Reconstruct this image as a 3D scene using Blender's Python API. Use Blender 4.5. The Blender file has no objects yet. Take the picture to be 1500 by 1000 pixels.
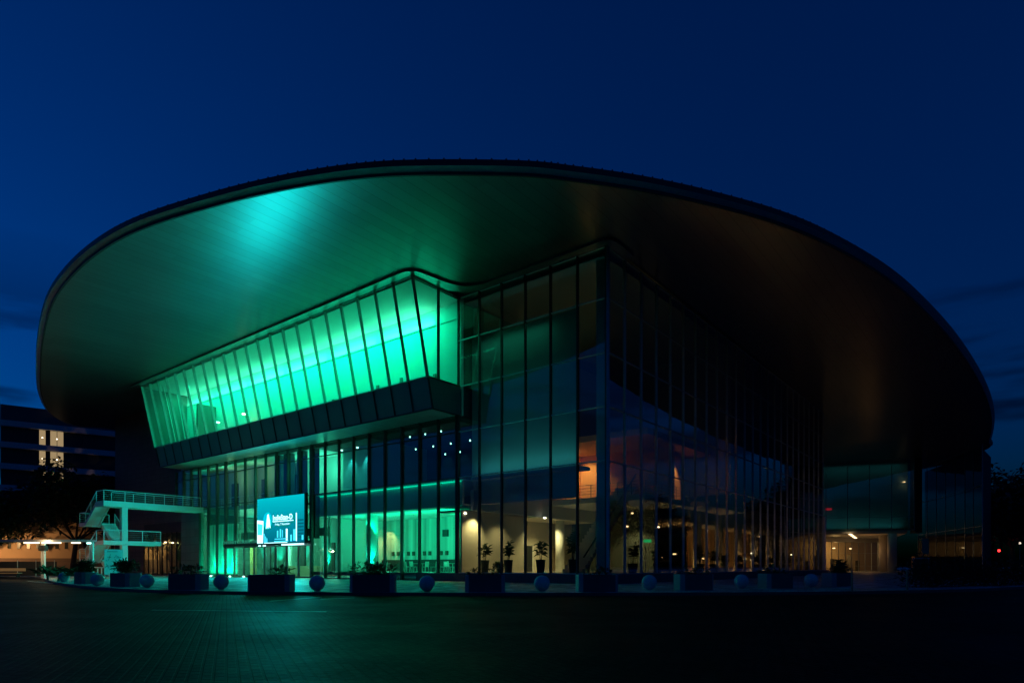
import bpy, math, random
from mathutils import Vector, Matrix
R = math.radians
random.seed(7)
scene = bpy.context.scene
col = scene.collection

# ------------------------------------------------------------------ camera
F, HY, CAMZ = 941.0, 829.0, 1.1
cam = bpy.data.cameras.new("camera"); camo = bpy.data.objects.new("camera", cam); col.objects.link(camo)
cam.sensor_width = 36.0; cam.lens = 36.0*F/1500.0
cam.shift_y = (HY-500.0)/1500.0
cam.clip_start = .1; cam.clip_end = 6000
camo.location = (0, 0, CAMZ); camo.rotation_euler = (R(90), 0, 0)
scene.camera = camo

# theatre frame: r runs along the dark right facade, s along the lit left one
CX, CY = 5.887, 40.0
DR = Vector((.6217, .7832, 0)); DL = Vector((-.7832, .6217, 0))
ANG = math.atan2(.7832, .6217)
def L(r, s, z=0.0): return Vector((CX, CY, 0)) + DR*r + DL*s + Vector((0, 0, z))
def loc2(x, y):
    d = Vector((x-CX, y-CY, 0)); return d.dot(DR), d.dot(DL)
def at(px, depth, py=None):
    return Vector(((px-750)/F*depth, depth, 0 if py is None else CAMZ+(HY-py)*depth/F))

# ------------------------------------------------------------------ mesh builder
class MB:
    def __init__(self): self.v = []; self.f = []; self.m = []
    def face(self, pts, mi=0):
        n = len(self.v); self.v += [tuple(p) for p in pts]; self.f.append(tuple(range(n, n+len(pts)))); self.m.append(mi); return self
    def hexa(self, p, mi=0):            # p: 4 bottom, 4 top
        n = len(self.v); self.v += [tuple(q) for q in p]
        for f in ((0,3,2,1),(4,5,6,7),(0,1,5,4),(1,2,6,5),(2,3,7,6),(3,0,4,7)):
            self.f.append(tuple(n+i for i in f)); self.m.append(mi)
        return self
    def box(self, x0, x1, y0, y1, z0, z1, mi=0):
        return self.hexa([(x0,y0,z0),(x1,y0,z0),(x1,y1,z0),(x0,y1,z0),(x0,y0,z1),(x1,y0,z1),(x1,y1,z1),(x0,y1,z1)], mi)
    def bar(self, p0, p1, w, d, up=(0,0,1), mi=0):
        p0 = Vector(p0); p1 = Vector(p1); a = (p1-p0).normalized(); up = Vector(up)
        if abs(a.dot(up)) > .98: up = Vector((1,0,0))
        x = a.cross(up).normalized()*w/2; y = x.cross(a).normalized()*d/2
        return self.hexa([p0-x-y, p0+x-y, p0+x+y, p0-x+y, p1-x-y, p1+x-y, p1+x+y, p1-x+y], mi)
    def tube(self, p0, p1, r0, r1=None, n=10, mi=0, caps=True):
        r1 = r0 if r1 is None else r1
        p0 = Vector(p0); p1 = Vector(p1); a = (p1-p0).normalized()
        x = a.cross(Vector((0,0,1)) if abs(a.z) < .9 else Vector((1,0,0))).normalized(); y = a.cross(x)
        b = len(self.v)
        for p, r in ((p0, r0), (p1, r1)):
            for i in range(n):
                t = 2*math.pi*i/n; self.v.append(tuple(p+x*math.cos(t)*r+y*math.sin(t)*r))
        for i in range(n):
            j = (i+1) % n; self.f.append((b+i, b+j, b+n+j, b+n+i)); self.m.append(mi)
        if caps:
            self.f.append(tuple(b+i for i in reversed(range(n)))); self.m.append(mi)
            self.f.append(tuple(b+n+i for i in range(n))); self.m.append(mi)
        return self
    def lathe(self, prof, n=24, c=(0,0,0), mi=0):
        b = len(self.v)
        for (r, z) in prof:
            for i in range(n):
                t = 2*math.pi*i/n; self.v.append((c[0]+r*math.cos(t), c[1]+r*math.sin(t), c[2]+z))
        for k in range(len(prof)-1):
            for i in range(n):
                j = (i+1) % n; self.f.append((b+k*n+i, b+k*n+j, b+(k+1)*n+j, b+(k+1)*n+i)); self.m.append(mi)
        self.f.append(tuple(b+i for i in reversed(range(n)))); self.m.append(mi)
        self.f.append(tuple(b+(len(prof)-1)*n+i for i in range(n))); self.m.append(mi)
        return self
    def prism(self, poly, z0, z1, mi=0, top=True, bottom=True):
        n = len(poly); b = len(self.v)
        self.v += [(p[0], p[1], z0) for p in poly] + [(p[0], p[1], z1) for p in poly]
        for i in range(n):
            j = (i+1) % n; self.f.append((b+i, b+j, b+n+j, b+n+i)); self.m.append(mi)
        if bottom: self.f.append(tuple(b+i for i in reversed(range(n)))); self.m.append(mi)
        if top: self.f.append(tuple(b+n+i for i in range(n))); self.m.append(mi)
        return self
    def build(self, name, mats, parent=None, smooth=False, matrix=None):
        me = bpy.data.meshes.new(name); me.from_pydata(self.v, [], self.f); 
        mats = mats if isinstance(mats, (list, tuple)) else [mats]
        for m in mats: me.materials.append(m)
        if len(mats) > 1: me.polygons.foreach_set("material_index", self.m)
        if smooth: me.polygons.foreach_set("use_smooth", [True]*len(me.polygons))
        me.update()
        o = bpy.data.objects.new(name, me); col.objects.link(o)
        if parent: o.parent = parent
        if matrix: o.matrix_local = matrix
        return o
def tag(o, label=None, cat=None, group=None, kind=None):
    if label: o["label"] = label
    if cat: o["category"] = cat
    if group: o["group"] = group
    if kind: o["kind"] = kind
    return o
def empty(name, loc, rz=0.0, label=None, cat=None, group=None):
    o = bpy.data.objects.new(name, None); col.objects.link(o); o.location = loc; o.rotation_euler = (0, 0, rz)
    o.empty_display_size = .3
    return tag(o, label, cat, group)
def copy_tree(o, parent=None):
    c = o.copy(); col.objects.link(c)
    if parent: c.parent = parent
    for ch in list(o.children): copy_tree(ch, c)
    return c
def catmull(pts, n=6, closed=False):
    out = []; N = len(pts); pts = [Vector(p) for p in pts]
    rng = range(N) if closed else range(N-1)
    for i in rng:
        p0 = pts[(i-1) % N] if closed or i > 0 else pts[0]; p1 = pts[i]; p2 = pts[(i+1) % N]
        p3 = pts[(i+2) % N] if closed or i+2 < N else pts[-1]
        for k in range(n):
            t = k/n
            out.append(.5*((2*p1)+(p2-p0)*t+(2*p0-5*p1+4*p2-p3)*t*t+(3*p1-p0-3*p2+p3)*t**3))
    if not closed: out.append(pts[-1])
    return out
def text_mesh(txt, size, name, mat, parent=None, extrude=.0, align='CENTER', spacing=1.0):
    cu = bpy.data.curves.new(name, 'FONT'); cu.body = txt; cu.size = size; cu.extrude = extrude; cu.align_x = align
    cu.space_character = spacing; cu.offset = .012 if size > .5 else .0
    t = bpy.data.objects.new(name, cu); col.objects.link(t)
    bpy.context.view_layer.update()
    me = bpy.data.meshes.new_from_object(t.evaluated_get(bpy.context.evaluated_depsgraph_get()))
    bpy.data.objects.remove(t); bpy.data.curves.remove(cu)
    me.name = name; me.materials.clear(); me.materials.append(mat)
    o = bpy.data.objects.new(name, me); col.objects.link(o)
    if parent: o.parent = parent
    return o

# ------------------------------------------------------------------ materials
def newmat(name):
    m = bpy.data.materials.new(name); m.use_nodes = True; nt = m.node_tree
    return m, nt, nt.nodes["Principled BSDF"], nt.nodes["Material Output"]
def N(nt, t, **k):
    n = nt.nodes.new(t)
    for a, b in k.items(): setattr(n, a, b)
    return n
def plain(name, c, rough=.5, metal=0., var=.18, scale=3.0, bump=.0, coat=0.):
    m, nt, b, o = newmat(name)
    tc = N(nt, "ShaderNodeTexCoord"); ns = N(nt, "ShaderNodeTexNoise"); ns.inputs["Scale"].default_value = scale
    ns.inputs["Detail"].default_value = 6
    nt.links.new(tc.outputs["Object"], ns.inputs["Vector"])
    cr = N(nt, "ShaderNodeMapRange"); cr.inputs["To Min"].default_value = 1-var; cr.inputs["To Max"].default_value = 1+var
    nt.links.new(ns.outputs["Fac"], cr.inputs["Value"])
    mx = N(nt, "ShaderNodeVectorMath", operation='SCALE'); mx.inputs[0].default_value = c
    nt.links.new(cr.outputs[0], mx.inputs["Scale"]); nt.links.new(mx.outputs[0], b.inputs["Base Color"])
    b.inputs["Roughness"].default_value = rough; b.inputs["Metallic"].default_value = metal
    b.inputs["Coat Weight"].default_value = coat
    rr = N(nt, "ShaderNodeMapRange"); rr.inputs["To Min"].default_value = max(0, rough-.08); rr.inputs["To Max"].default_value = min(1, rough+.08)
    nt.links.new(ns.outputs["Fac"], rr.inputs["Value"]); nt.links.new(rr.outputs[0], b.inputs["Roughness"])
    if bump:
        bp = N(nt, "ShaderNodeBump"); bp.inputs["Strength"].default_value = bump; bp.inputs["Distance"].default_value = .02
        nt.links.new(ns.outputs["Fac"], bp.inputs["Height"]); nt.links.new(bp.outputs[0], b.inputs["Normal"])
    return m
def emit(name, c, s):
    m, nt, b, o = newmat(name); nt.nodes.remove(b)
    e = N(nt, "ShaderNodeEmission"); e.inputs[0].default_value = (*c, 1); e.inputs[1].default_value = s
    nt.links.new(e.outputs[0], o.inputs["Surface"]); return m
def glass(name, tint, base=.10, graz=.8, refl=(.92,.96,1.0), rough=0.0):
    m, nt, b, o = newmat(name); nt.nodes.remove(b)
    tr = N(nt, "ShaderNodeBsdfTransparent"); tr.inputs[0].default_value = (*tint, 1)
    gl = N(nt, "ShaderNodeBsdfGlossy"); gl.inputs["Color"].default_value = (*refl, 1); gl.inputs["Roughness"].default_value = rough
    lw = N(nt, "ShaderNodeLayerWeight"); lw.inputs["Blend"].default_value = .5
    pw = N(nt, "ShaderNodeMath", operation='POWER'); pw.inputs[1].default_value = 3.2
    nt.links.new(lw.outputs["Facing"], pw.inputs[0])
    mr = N(nt, "ShaderNodeMapRange"); mr.inputs["To Min"].default_value = base; mr.inputs["To Max"].default_value = graz
    nt.links.new(pw.outputs[0], mr.inputs["Value"])
    mx = N(nt, "ShaderNodeMixShader"); nt.links.new(mr.outputs[0], mx.inputs[0])
    nt.links.new(tr.outputs[0], mx.inputs[1]); nt.links.new(gl.outputs[0], mx.inputs[2]); nt.links.new(mx.outputs[0], o.inputs["Surface"])
    return m

def soffit_mat():
    m, nt, b, o = newmat("soffit_metal")
    tc = N(nt, "ShaderNodeTexCoord"); sp = N(nt, "ShaderNodeSeparateXYZ"); nt.links.new(tc.outputs["Object"], sp.inputs[0])
    # metal strips 0.4 m wide running along r
    dv = N(nt, "ShaderNodeMath", operation='MULTIPLY'); dv.inputs[1].default_value = 1.25; nt.links.new(sp.outputs["Y"], dv.inputs[0])
    fl = N(nt, "ShaderNodeMath", operation='FLOOR'); nt.links.new(dv.outputs[0], fl.inputs[0])
    fr = N(nt, "ShaderNodeMath", operation='FRACT'); nt.links.new(dv.outputs[0], fr.inputs[0])
    # lengths of the strips broken at 5 m, staggered
    wn = N(nt, "ShaderNodeTexWhiteNoise", noise_dimensions='1D'); nt.links.new(fl.outputs[0], wn.inputs["W"])
    sg = N(nt, "ShaderNodeMath", operation='MULTIPLY_ADD'); sg.inputs[1].default_value = .2; nt.links.new(sp.outputs["X"], sg.inputs[0]); nt.links.new(wn.outputs["Value"], sg.inputs[2])
    fl2 = N(nt, "ShaderNodeMath", operation='FLOOR'); nt.links.new(sg.outputs[0], fl2.inputs[0])
    cb = N(nt, "ShaderNodeCombineXYZ"); nt.links.new(fl.outputs[0], cb.inputs[0]); nt.links.new(fl2.outputs[0], cb.inputs[1])
    w2 = N(nt, "ShaderNodeTexWhiteNoise", noise_dimensions='2D'); nt.links.new(cb.outputs[0], w2.inputs["Vector"])
    ns = N(nt, "ShaderNodeTexNoise"); ns.inputs["Scale"].default_value = .12; ns.inputs["Detail"].default_value = 5
    nt.links.new(tc.outputs["Object"], ns.inputs["Vector"])
    a = N(nt, "ShaderNodeMath", operation='MULTIPLY_ADD'); a.inputs[1].default_value = .016; a.inputs[2].default_value = .283
    nt.links.new(w2.outputs["Value"], a.inputs[0])
    rr = N(nt, "ShaderNodeMath", operation='MULTIPLY_ADD'); rr.inputs[1].default_value = .06
    nt.links.new(ns.outputs["Fac"], rr.inputs[0]); nt.links.new(a.outputs[0], rr.inputs[2])
    nt.links.new(rr.outputs[0], b.inputs["Roughness"])
    cmr = N(nt, "ShaderNodeMapRange"); cmr.inputs["To Min"].default_value = .285; cmr.inputs["To Max"].default_value = .325
    nt.links.new(w2.outputs["Value"], cmr.inputs["Value"])
    sm = N(nt, "ShaderNodeMath", operation='GREATER_THAN'); sm.inputs[1].default_value = .06; nt.links.new(fr.outputs[0], sm.inputs[0])
    sm2 = N(nt, "ShaderNodeMapRange"); sm2.inputs["To Min"].default_value = .7; nt.links.new(sm.outputs[0], sm2.inputs["Value"])
    cm = N(nt, "ShaderNodeMath", operation='MULTIPLY'); nt.links.new(cmr.outputs[0], cm.inputs[0]); nt.links.new(sm2.outputs[0], cm.inputs[1])
    cc = N(nt, "ShaderNodeCombineColor"); 
    for i in range(3): nt.links.new(cm.outputs[0], cc.inputs[i])
    nt.links.new(cc.outputs[0], b.inputs["Base Color"])
    b.inputs["Metallic"].default_value = .85
    b.inputs["Anisotropic"].default_value = .5; b.inputs["Specular Tint"].default_value = (.3, .3, .3, 1)
    bp = N(nt, "ShaderNodeBump"); bp.inputs["Strength"].default_value = .0; bp.inputs["Distance"].default_value = .01
    hn = N(nt, "ShaderNodeMath", operation='MULTIPLY_ADD'); hn.inputs[1].default_value = .0; nt.links.new(w2.outputs["Value"], hn.inputs[0]); nt.links.new(sm.outputs[0], hn.inputs[2])
    return m

def paver_mat(name, c, rot, bw, bh, rough=.42, wet=.12, spec=.25):
    m, nt, b, o = newmat(name)
    tc = N(nt, "ShaderNodeTexCoord"); mp = N(nt, "ShaderNodeMapping"); mp.inputs["Rotation"].default_value = (0, 0, rot)
    nt.links.new(tc.outputs["Object"], mp.inputs["Vector"])
    br = N(nt, "ShaderNodeTexBrick"); br.inputs["Scale"].default_value = 1; br.inputs["Brick Width"].default_value = bw; br.inputs["Row Height"].default_value = bh
    br.inputs["Mortar Size"].default_value = .02; br.inputs["Mortar Smooth"].default_value = .35
    br.inputs["Color1"].default_value = (c[0]*.4, c[1]*.4, c[2]*.4, 1); br.inputs["Color2"].default_value = (c[0]*1.8, c[1]*1.8, c[2]*1.8, 1)
    br.inputs["Mortar"].default_value = (c[0]*.2, c[1]*.2, c[2]*.2, 1)
    nt.links.new(mp.outputs[0], br.inputs["Vector"])
    ns = N(nt, "ShaderNodeTexNoise"); ns.inputs["Scale"].default_value = .35; ns.inputs["Detail"].default_value = 8; ns.inputs["Roughness"].default_value = .65
    nt.links.new(tc.outputs["Object"], ns.inputs["Vector"])
    mr = N(nt, "ShaderNodeMapRange"); mr.inputs["From Min"].default_value = .3; mr.inputs["From Max"].default_value = .7; mr.inputs["To Min"].default_value = .55; mr.inputs["To Max"].default_value = 1.35
    nt.links.new(ns.outputs["Fac"], mr.inputs["Value"])
    mx = N(nt, "ShaderNodeVectorMath", operation='SCALE'); nt.links.new(br.outputs["Color"], mx.inputs[0]); nt.links.new(mr.outputs[0], mx.inputs["Scale"])
    nt.links.new(mx.outputs[0], b.inputs["Base Color"])
    n2 = N(nt, "ShaderNodeTexNoise"); n2.inputs["Scale"].default_value = 9; n2.inputs["Detail"].default_value = 4; nt.links.new(tc.outputs["Object"], n2.inputs["Vector"])
    r2 = N(nt, "ShaderNodeMapRange"); r2.inputs["From Min"].default_value = .3; r2.inputs["From Max"].default_value = .7; r2.inputs["To Min"].default_value = rough-wet; r2.inputs["To Max"].default_value = rough+wet
    nt.links.new(ns.outputs["Fac"], r2.inputs["Value"]); nt.links.new(r2.outputs[0], b.inputs["Roughness"])
    hm = N(nt, "ShaderNodeMath", operation='MULTIPLY_ADD'); hm.inputs[1].default_value = -1.0; nt.links.new(br.outputs["Fac"], hm.inputs[0])
    h2 = N(nt, "ShaderNodeMath", operation='MULTIPLY'); h2.inputs[1].default_value = .35; nt.links.new(n2.outputs["Fac"], h2.inputs[0]); nt.links.new(h2.outputs[0], hm.inputs[2])
    bp = N(nt, "ShaderNodeBump"); b.inputs["Specular IOR Level"].default_value = spec
    bp.inputs["Strength"].default_value = 1.0; bp.inputs["Distance"].default_value = .035
    nt.links.new(hm.outputs[0], bp.inputs["Height"]); nt.links.new(bp.outputs[0], b.inputs["Normal"])
    return m

def panel_mat(name, c, px, pz, rough=.6, axis=(0, 2), gap=.03, metal=0.):
    """rectangular cladding panels with open joints"""
    m, nt, b, o = newmat(name)
    tc = N(nt, "ShaderNodeTexCoord"); sp = N(nt, "ShaderNodeSeparateXYZ"); nt.links.new(tc.outputs["Object"], sp.inputs[0])
    cb = N(nt, "ShaderNodeCombineXYZ"); nt.links.new(sp.outputs[axis[0]], cb.inputs[0]); nt.links.new(sp.outputs[axis[1]], cb.inputs[1])
    br = N(nt, "ShaderNodeTexBrick"); br.offset = 0; br.inputs["Scale"].default_value = 1; br.inputs["Brick Width"].default_value = px; br.inputs["Row Height"].default_value = pz
    br.inputs["Mortar Size"].default_value = gap; br.inputs["Mortar Smooth"].default_value = .1
    br.inputs["Color1"].default_value = (c[0]*.9, c[1]*.9, c[2]*.9, 1); br.inputs["Color2"].default_value = (c[0]*1.1, c[1]*1.1, c[2]*1.1, 1)
    br.inputs["Mortar"].default_value = (c[0]*.3, c[1]*.3, c[2]*.3, 1)
    nt.links.new(cb.outputs[0], br.inputs["Vector"]); nt.links.new(br.outputs["Color"], b.inputs["Base Color"])
    b.inputs["Roughness"].default_value = rough; b.inputs["Metallic"].default_value = metal
    bp = N(nt, "ShaderNodeBump"); bp.invert = True; bp.inputs["Strength"].default_value = .6; bp.inputs["Distance"].default_value = .02
    nt.links.new(br.outputs["Fac"], bp.inputs["Height"]); nt.links.new(bp.outputs[0], b.inputs["Normal"])
    return m

def curtain_mat(name, c, axis=1, freq=5.0):
    m, nt, b, o = newmat(name)
    tc = N(nt, "ShaderNodeTexCoord"); mp = N(nt, "ShaderNodeMapping")
    sc = [0.02, 0.02, 0.02]; sc[axis] = 1.0; mp.inputs["Scale"].default_value = sc
    nt.links.new(tc.outputs["Object"], mp.inputs["Vector"])
    ns = N(nt, "ShaderNodeTexNoise"); ns.inputs["Scale"].default_value = freq; ns.inputs["Detail"].default_value = 3; nt.links.new(mp.outputs[0], ns.inputs["Vector"])
    mr = N(nt, "ShaderNodeMapRange"); mr.inputs["From Min"].default_value = .3; mr.inputs["From Max"].default_value = .7; mr.inputs["To Min"].default_value = .5; mr.inputs["To Max"].default_value = 1.2
    nt.links.new(ns.outputs["Fac"], mr.inputs["Value"])
    mx = N(nt, "ShaderNodeVectorMath", operation='SCALE'); mx.inputs[0].default_value = c; nt.links.new(mr.outputs[0], mx.inputs["Scale"])
    nt.links.new(mx.outputs[0], b.inputs["Base Color"]); b.inputs["Roughness"].default_value = .8
    bp = N(nt, "ShaderNodeBump"); bp.inputs["Strength"].default_value = .8; bp.inputs["Distance"].default_value = .1
    nt.links.new(ns.outputs["Fac"], bp.inputs["Height"]); nt.links.new(bp.outputs[0], b.inputs["Normal"])
    return m

M = {}
M['soffit'] = soffit_mat()
M['fascia'] = plain("fascia_metal", (.05, .055, .06), .45, .6)
M['gutter'] = plain("gutter_metal", (.8, .82, .82), .5, .6)
M['roof'] = plain("roof_sheet", (.09, .095, .1), .6, .2)
M['trim'] = plain("trim_metal", (.3, .31, .32), .32, .7)
M['mullion'] = plain("mullion_aluminium", (.42, .46, .47), .45, .3)
M['mullion_lit'] = plain("mullion_lit_aluminium", (.66, .7, .71), .5, .1)  # paler copy of the mullion metal, with sky light put into its colour
M['mullion_dark'] = plain("mullion_dark", (.06, .068, .07), .45, .2)
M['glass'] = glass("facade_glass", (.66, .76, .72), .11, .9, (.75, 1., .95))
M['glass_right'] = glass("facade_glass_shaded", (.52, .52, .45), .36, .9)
M['glass_clear'] = glass("gallery_glass", (.9, .94, .92), .05, .7)
M['glass_box'] = plain("spandrel_glass", (.3, .37, .35), .36, .5, .1)
M['white_wall'] = plain("white_plaster", (.72, .73, .72), .7, 0, .05, .6)
M['grey_wall'] = plain("grey_partition", (.42, .44, .44), .7, 0, .08, .5)
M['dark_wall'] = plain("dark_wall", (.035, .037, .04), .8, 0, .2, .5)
M['green_wall'] = plain("dim_green_wall", (.16, .2, .18), .7, 0, .15, .5)
M['beige'] = plain("beige_plaster", (.58, .52, .42), .7, 0, .06, .5)
M['orange'] = plain("orange_plaster", (.68, .36, .14), .7, 0, .1, .5)
M['brown_wall'] = panel_mat("brown_wall_panels", (.21, .135, .105), 1.2, .6, .75, (1, 2), .012)
M['pier'] = panel_mat("stone_pier", (.2, .19, .18), 1.1, .9, .6, (1, 2), .012)
M['plinth'] = panel_mat("plinth_granite", (.10, .105, .11), 1.1, 2.0, .5, (1, 2), .012)
M['plinth2'] = panel_mat("plinth_granite_side", (.10, .105, .11), 1.1, 2.0, .5, (0, 2), .012)
M['floor_in'] = plain("polished_floor", (.4, .38, .34), .22, 0, .1, 1.5)
M['curtain'] = curtain_mat("pleated_curtain", (.66, .7, .68), 1, 4.0)
M['curtain_bg'] = curtain_mat("wall_drape", (.55, .6, .57), 1, 1.6)
M['col_white'] = plain("white_column", (.7, .68, .64), .55, 0, .05, 1)
M['steel_dark'] = plain("dark_steel", (.025, .03, .033), .5, .3)
M['box_under'] = panel_mat("box_soffit_panels", (.3, .33, .32), 4.0, .5, .5, (0, 1), .012, .3)
M['door_frame'] = plain("door_frame_steel", (.12, .125, .13), .4, .7)
M['wood'] = plain("pale_wood", (.4, .3, .19), .6, 0, .2, 4)
M['paint_white'] = plain("stair_white_paint", (.74, .74, .71), .55, 0, .08, 1.2)
M['rail'] = plain("rail_white_paint", (.66, .68, .67), .45, 0, .05)
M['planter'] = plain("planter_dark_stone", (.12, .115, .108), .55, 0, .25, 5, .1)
M['planter_end'] = plain("planter_lit_corner", (.34, .33, .315), .6, 0, .2, 5, .1)  # paler stone: the light on end and corner faces is put into the colour
M['soil'] = plain("planter_soil", (.03, .022, .015), .95, 0, .4, 20, .5)
M['stone_ball'] = plain("bollard_concrete", (.6, .61, .61), .6, 0, .25, 6, .15)
M['kerb'] = plain("kerb_stone", (.075, .075, .073), .7, 0, .2, 2, .1)
M['leaf'] = plain("leaf_green", (.05, .095, .03), .5, 0, .5, 1.2)
M['leaf_dark'] = plain("leaf_dark", (.035, .06, .025), .6, 0, .5, .6)
M['bark'] = plain("bark", (.09, .065, .045), .9, 0, .3, 6, .4)
M['pot'] = plain("pot_glaze", (.05, .09, .085), .35, 0, .15, 3)
M['chair'] = plain("chair_white_plastic", (.75, .75, .72), .4, 0, .03)
M['black'] = plain("black_panel", (.012, .012, .013), .4)
M['hotel'] = plain("hotel_concrete", (.62, .64, .66), .7, 0, .12, .3)
M['hotel_dark'] = plain("hotel_window_band", (.035, .045, .05), .25, 0, .3, .4)
M['peach'] = plain("peach_render", (.62, .4, .24), .75, 0, .12, .5, .05)
M['fabric_art'] = plain("wall_print", (.07, .06, .05), .6, 0, .5, 6)
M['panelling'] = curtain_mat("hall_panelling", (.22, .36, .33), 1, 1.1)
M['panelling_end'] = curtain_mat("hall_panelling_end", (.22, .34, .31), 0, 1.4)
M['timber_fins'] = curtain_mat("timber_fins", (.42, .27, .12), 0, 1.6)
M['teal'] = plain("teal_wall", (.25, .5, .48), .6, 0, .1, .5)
M['line_paint'] = plain("worn_line_paint", (.6, .61, .6), .55, 0, .5, 7)
M['asphalt'] = plain("asphalt", (.05, .05, .052), .8, 0, .2, 8, .2)
M['car'] = plain("car_paint", (.1, .11, .13), .25, .3, .05, 2, 0, .8)
M['tyre'] = plain("tyre_rubber", (.015, .015, .015), .85)
M['poster'] = plain("poster_paper", (.66, .68, .66), .6, 0, .04)
M['ink'] = plain("poster_ink", (.06, .12, .10), .6, 0, .3, 8)
M['banner'] = plain("green_banner", (.12, .4, .22), .7, 0, .1)
WARM = (1., .62, .28); GREEN = (.0, 1., .45); TEALC = (.02, .95, .62)
M['glass_court'] = glass("court_glass", (.5, .52, .5), .5, .8, (.9, 1., 1.))
M['glass_wing'] = glass("wing_glass", (.4, .42, .4), .05, .42)
M['lamp_warm'] = emit("lamp_warm", (1., .68, .34), 5)
M['lamp_white'] = emit("lamp_white", (1., .86, .62), 7)
M['lamp_green'] = emit("lamp_green", (.35, 1., .8), 5)
M['tube_warm'] = emit("tube_warm", (1., .78, .45), 3.2)
M['exit'] = emit("exit_green", (.02, 1., .3), .9)
M['red'] = emit("signal_red", (1., .02, .02), 6)
M['tail'] = emit("tail_light", (1., .25, .08), 4)
M['strip'] = emit("cove_strip", (.0, 1., .55), 1.2)
M['lit_window'] = emit("lit_window", (1., .7, .36), .34)

# ------------------------------------------------------------------ world: dusk sky
w = bpy.data.worlds.new("World"); scene.world = w; w.use_nodes = True
nt = w.node_tree; bg = nt.nodes["Background"]
sky = N(nt, "ShaderNodeTexSky", sky_type='NISHITA'); sky.sun_disc = False
sky.sun_elevation = R(-2.0); sky.sun_rotation = R(-62); sky.altitude = 20; sky.ozone_density = 5.0
tint = N(nt, "ShaderNodeMix", data_type='RGBA', blend_type='MULTIPLY'); tint.inputs[0].default_value = 1
tint.inputs[7].default_value = (.002, .70, .80, 1)
nt.links.new(sky.outputs[0], tint.inputs[6])
tc = N(nt, "ShaderNodeTexCoord"); mp = N(nt, "ShaderNodeMapping"); mp.inputs["Scale"].default_value = (2.2, 2.2, 13.0)
nt.links.new(tc.outputs["Generated"], mp.inputs["Vector"])
cl = N(nt, "ShaderNodeTexNoise"); cl.inputs["Scale"].default_value = 1.1; cl.inputs["Detail"].default_value = 5; cl.inputs["Roughness"].default_value = .5
nt.links.new(mp.outputs[0], cl.inputs["Vector"])
cr = N(nt, "ShaderNodeMapRange", interpolation_type='SMOOTHSTEP'); cr.inputs["From Min"].default_value = .47; cr.inputs["From Max"].default_value = .58
nt.links.new(cl.outputs["Fac"], cr.inputs["Value"])
sp = N(nt, "ShaderNodeSeparateXYZ"); nt.links.new(tc.outputs["Generated"], sp.inputs[0])
el = N(nt, "ShaderNodeMapRange", interpolation_type='SMOOTHSTEP'); el.inputs["From Min"].default_value = .22; el.inputs["From Max"].default_value = .42; el.inputs["To Min"].default_value = 1; el.inputs["To Max"].default_value = 0
nt.links.new(sp.outputs["Z"], el.inputs["Value"])
mm = N(nt, "ShaderNodeMath", operation='MULTIPLY'); nt.links.new(cr.outputs[0], mm.inputs[0]); nt.links.new(el.outputs[0], mm.inputs[1])
m2 = N(nt, "ShaderNodeMath", operation='MULTIPLY'); m2.inputs[1].default_value = 1.0; nt.links.new(mm.outputs[0], m2.inputs[0])
cm = N(nt, "ShaderNodeMix", data_type='RGBA', blend_type='MULTIPLY'); nt.links.new(m2.outputs[0], cm.inputs[0])
cm.inputs[7].default_value = (.5, .3, .34, 1)
nt.links.new(tint.outputs[2], cm.inputs[6])
nt.links.new(cm.outputs[2], bg.inputs[0])
bg.inputs[1].default_value = .87

# ------------------------------------------------------------------ ground
mb = MB(); mb.box(-1500, 1500, -400, 3000, -1.0, -.12)
tag(mb.build("road", paver_mat("road_pavers", (.0105, .0105, .0103), R(-24.0+90), .26, .13, .62, .12, .05)), "dark block paved forecourt road in front of the theatre", kind="structure")
kerb_pts = [(-160, 72), (-90, 70.5), (-58, 69), (-49, 66), (-42, 57.5), (-33.7, 47), (-26, 38), (-19.5, 31.8), (-13, 28.3), (-4.2, 26.6), (4.2, 26.6), (13, 27.6), (22, 31), (32, 38), (46, 48), (75, 62), (160, 90)]
kc = [(p.x, p.y) for p in catmull([(a, b, 0) for a, b in kerb_pts], 8)]
mb = MB(); mb.prism(kc[::1]+[(700, 700), (-700, 700)], -.5, 0.0)
tag(mb.build("pavement", paver_mat("pavement_slabs", (.40, .40, .39), R(24), .6, .6, .5, .15)), "wide slab pavement round the theatre", kind="structure")
mb = MB()
for i in range(len(kc)-1):
    a = Vector((*kc[i], 0)); b = Vector((*kc[i+1], 0)); d = (b-a).normalized(); n = Vector((d.y, -d.x, 0))
    g = d*.006
    mb.hexa([a-n*.15+Vector((0,0,-.1)), a+n*.02+Vector((0,0,-.12)), b-g+n*.02+Vector((0,0,-.12)), b-g-n*.15+Vector((0,0,-.1)),
             a-n*.15+Vector((0,0,.012)), a+n*.0+Vector((0,0,.012)), b-g+n*.0+Vector((0,0,.012)), b-g-n*.15+Vector((0,0,.012))])
tag(mb.build("kerb", M['kerb']), "curved stone kerb along the forecourt", kind="structure")
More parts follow.
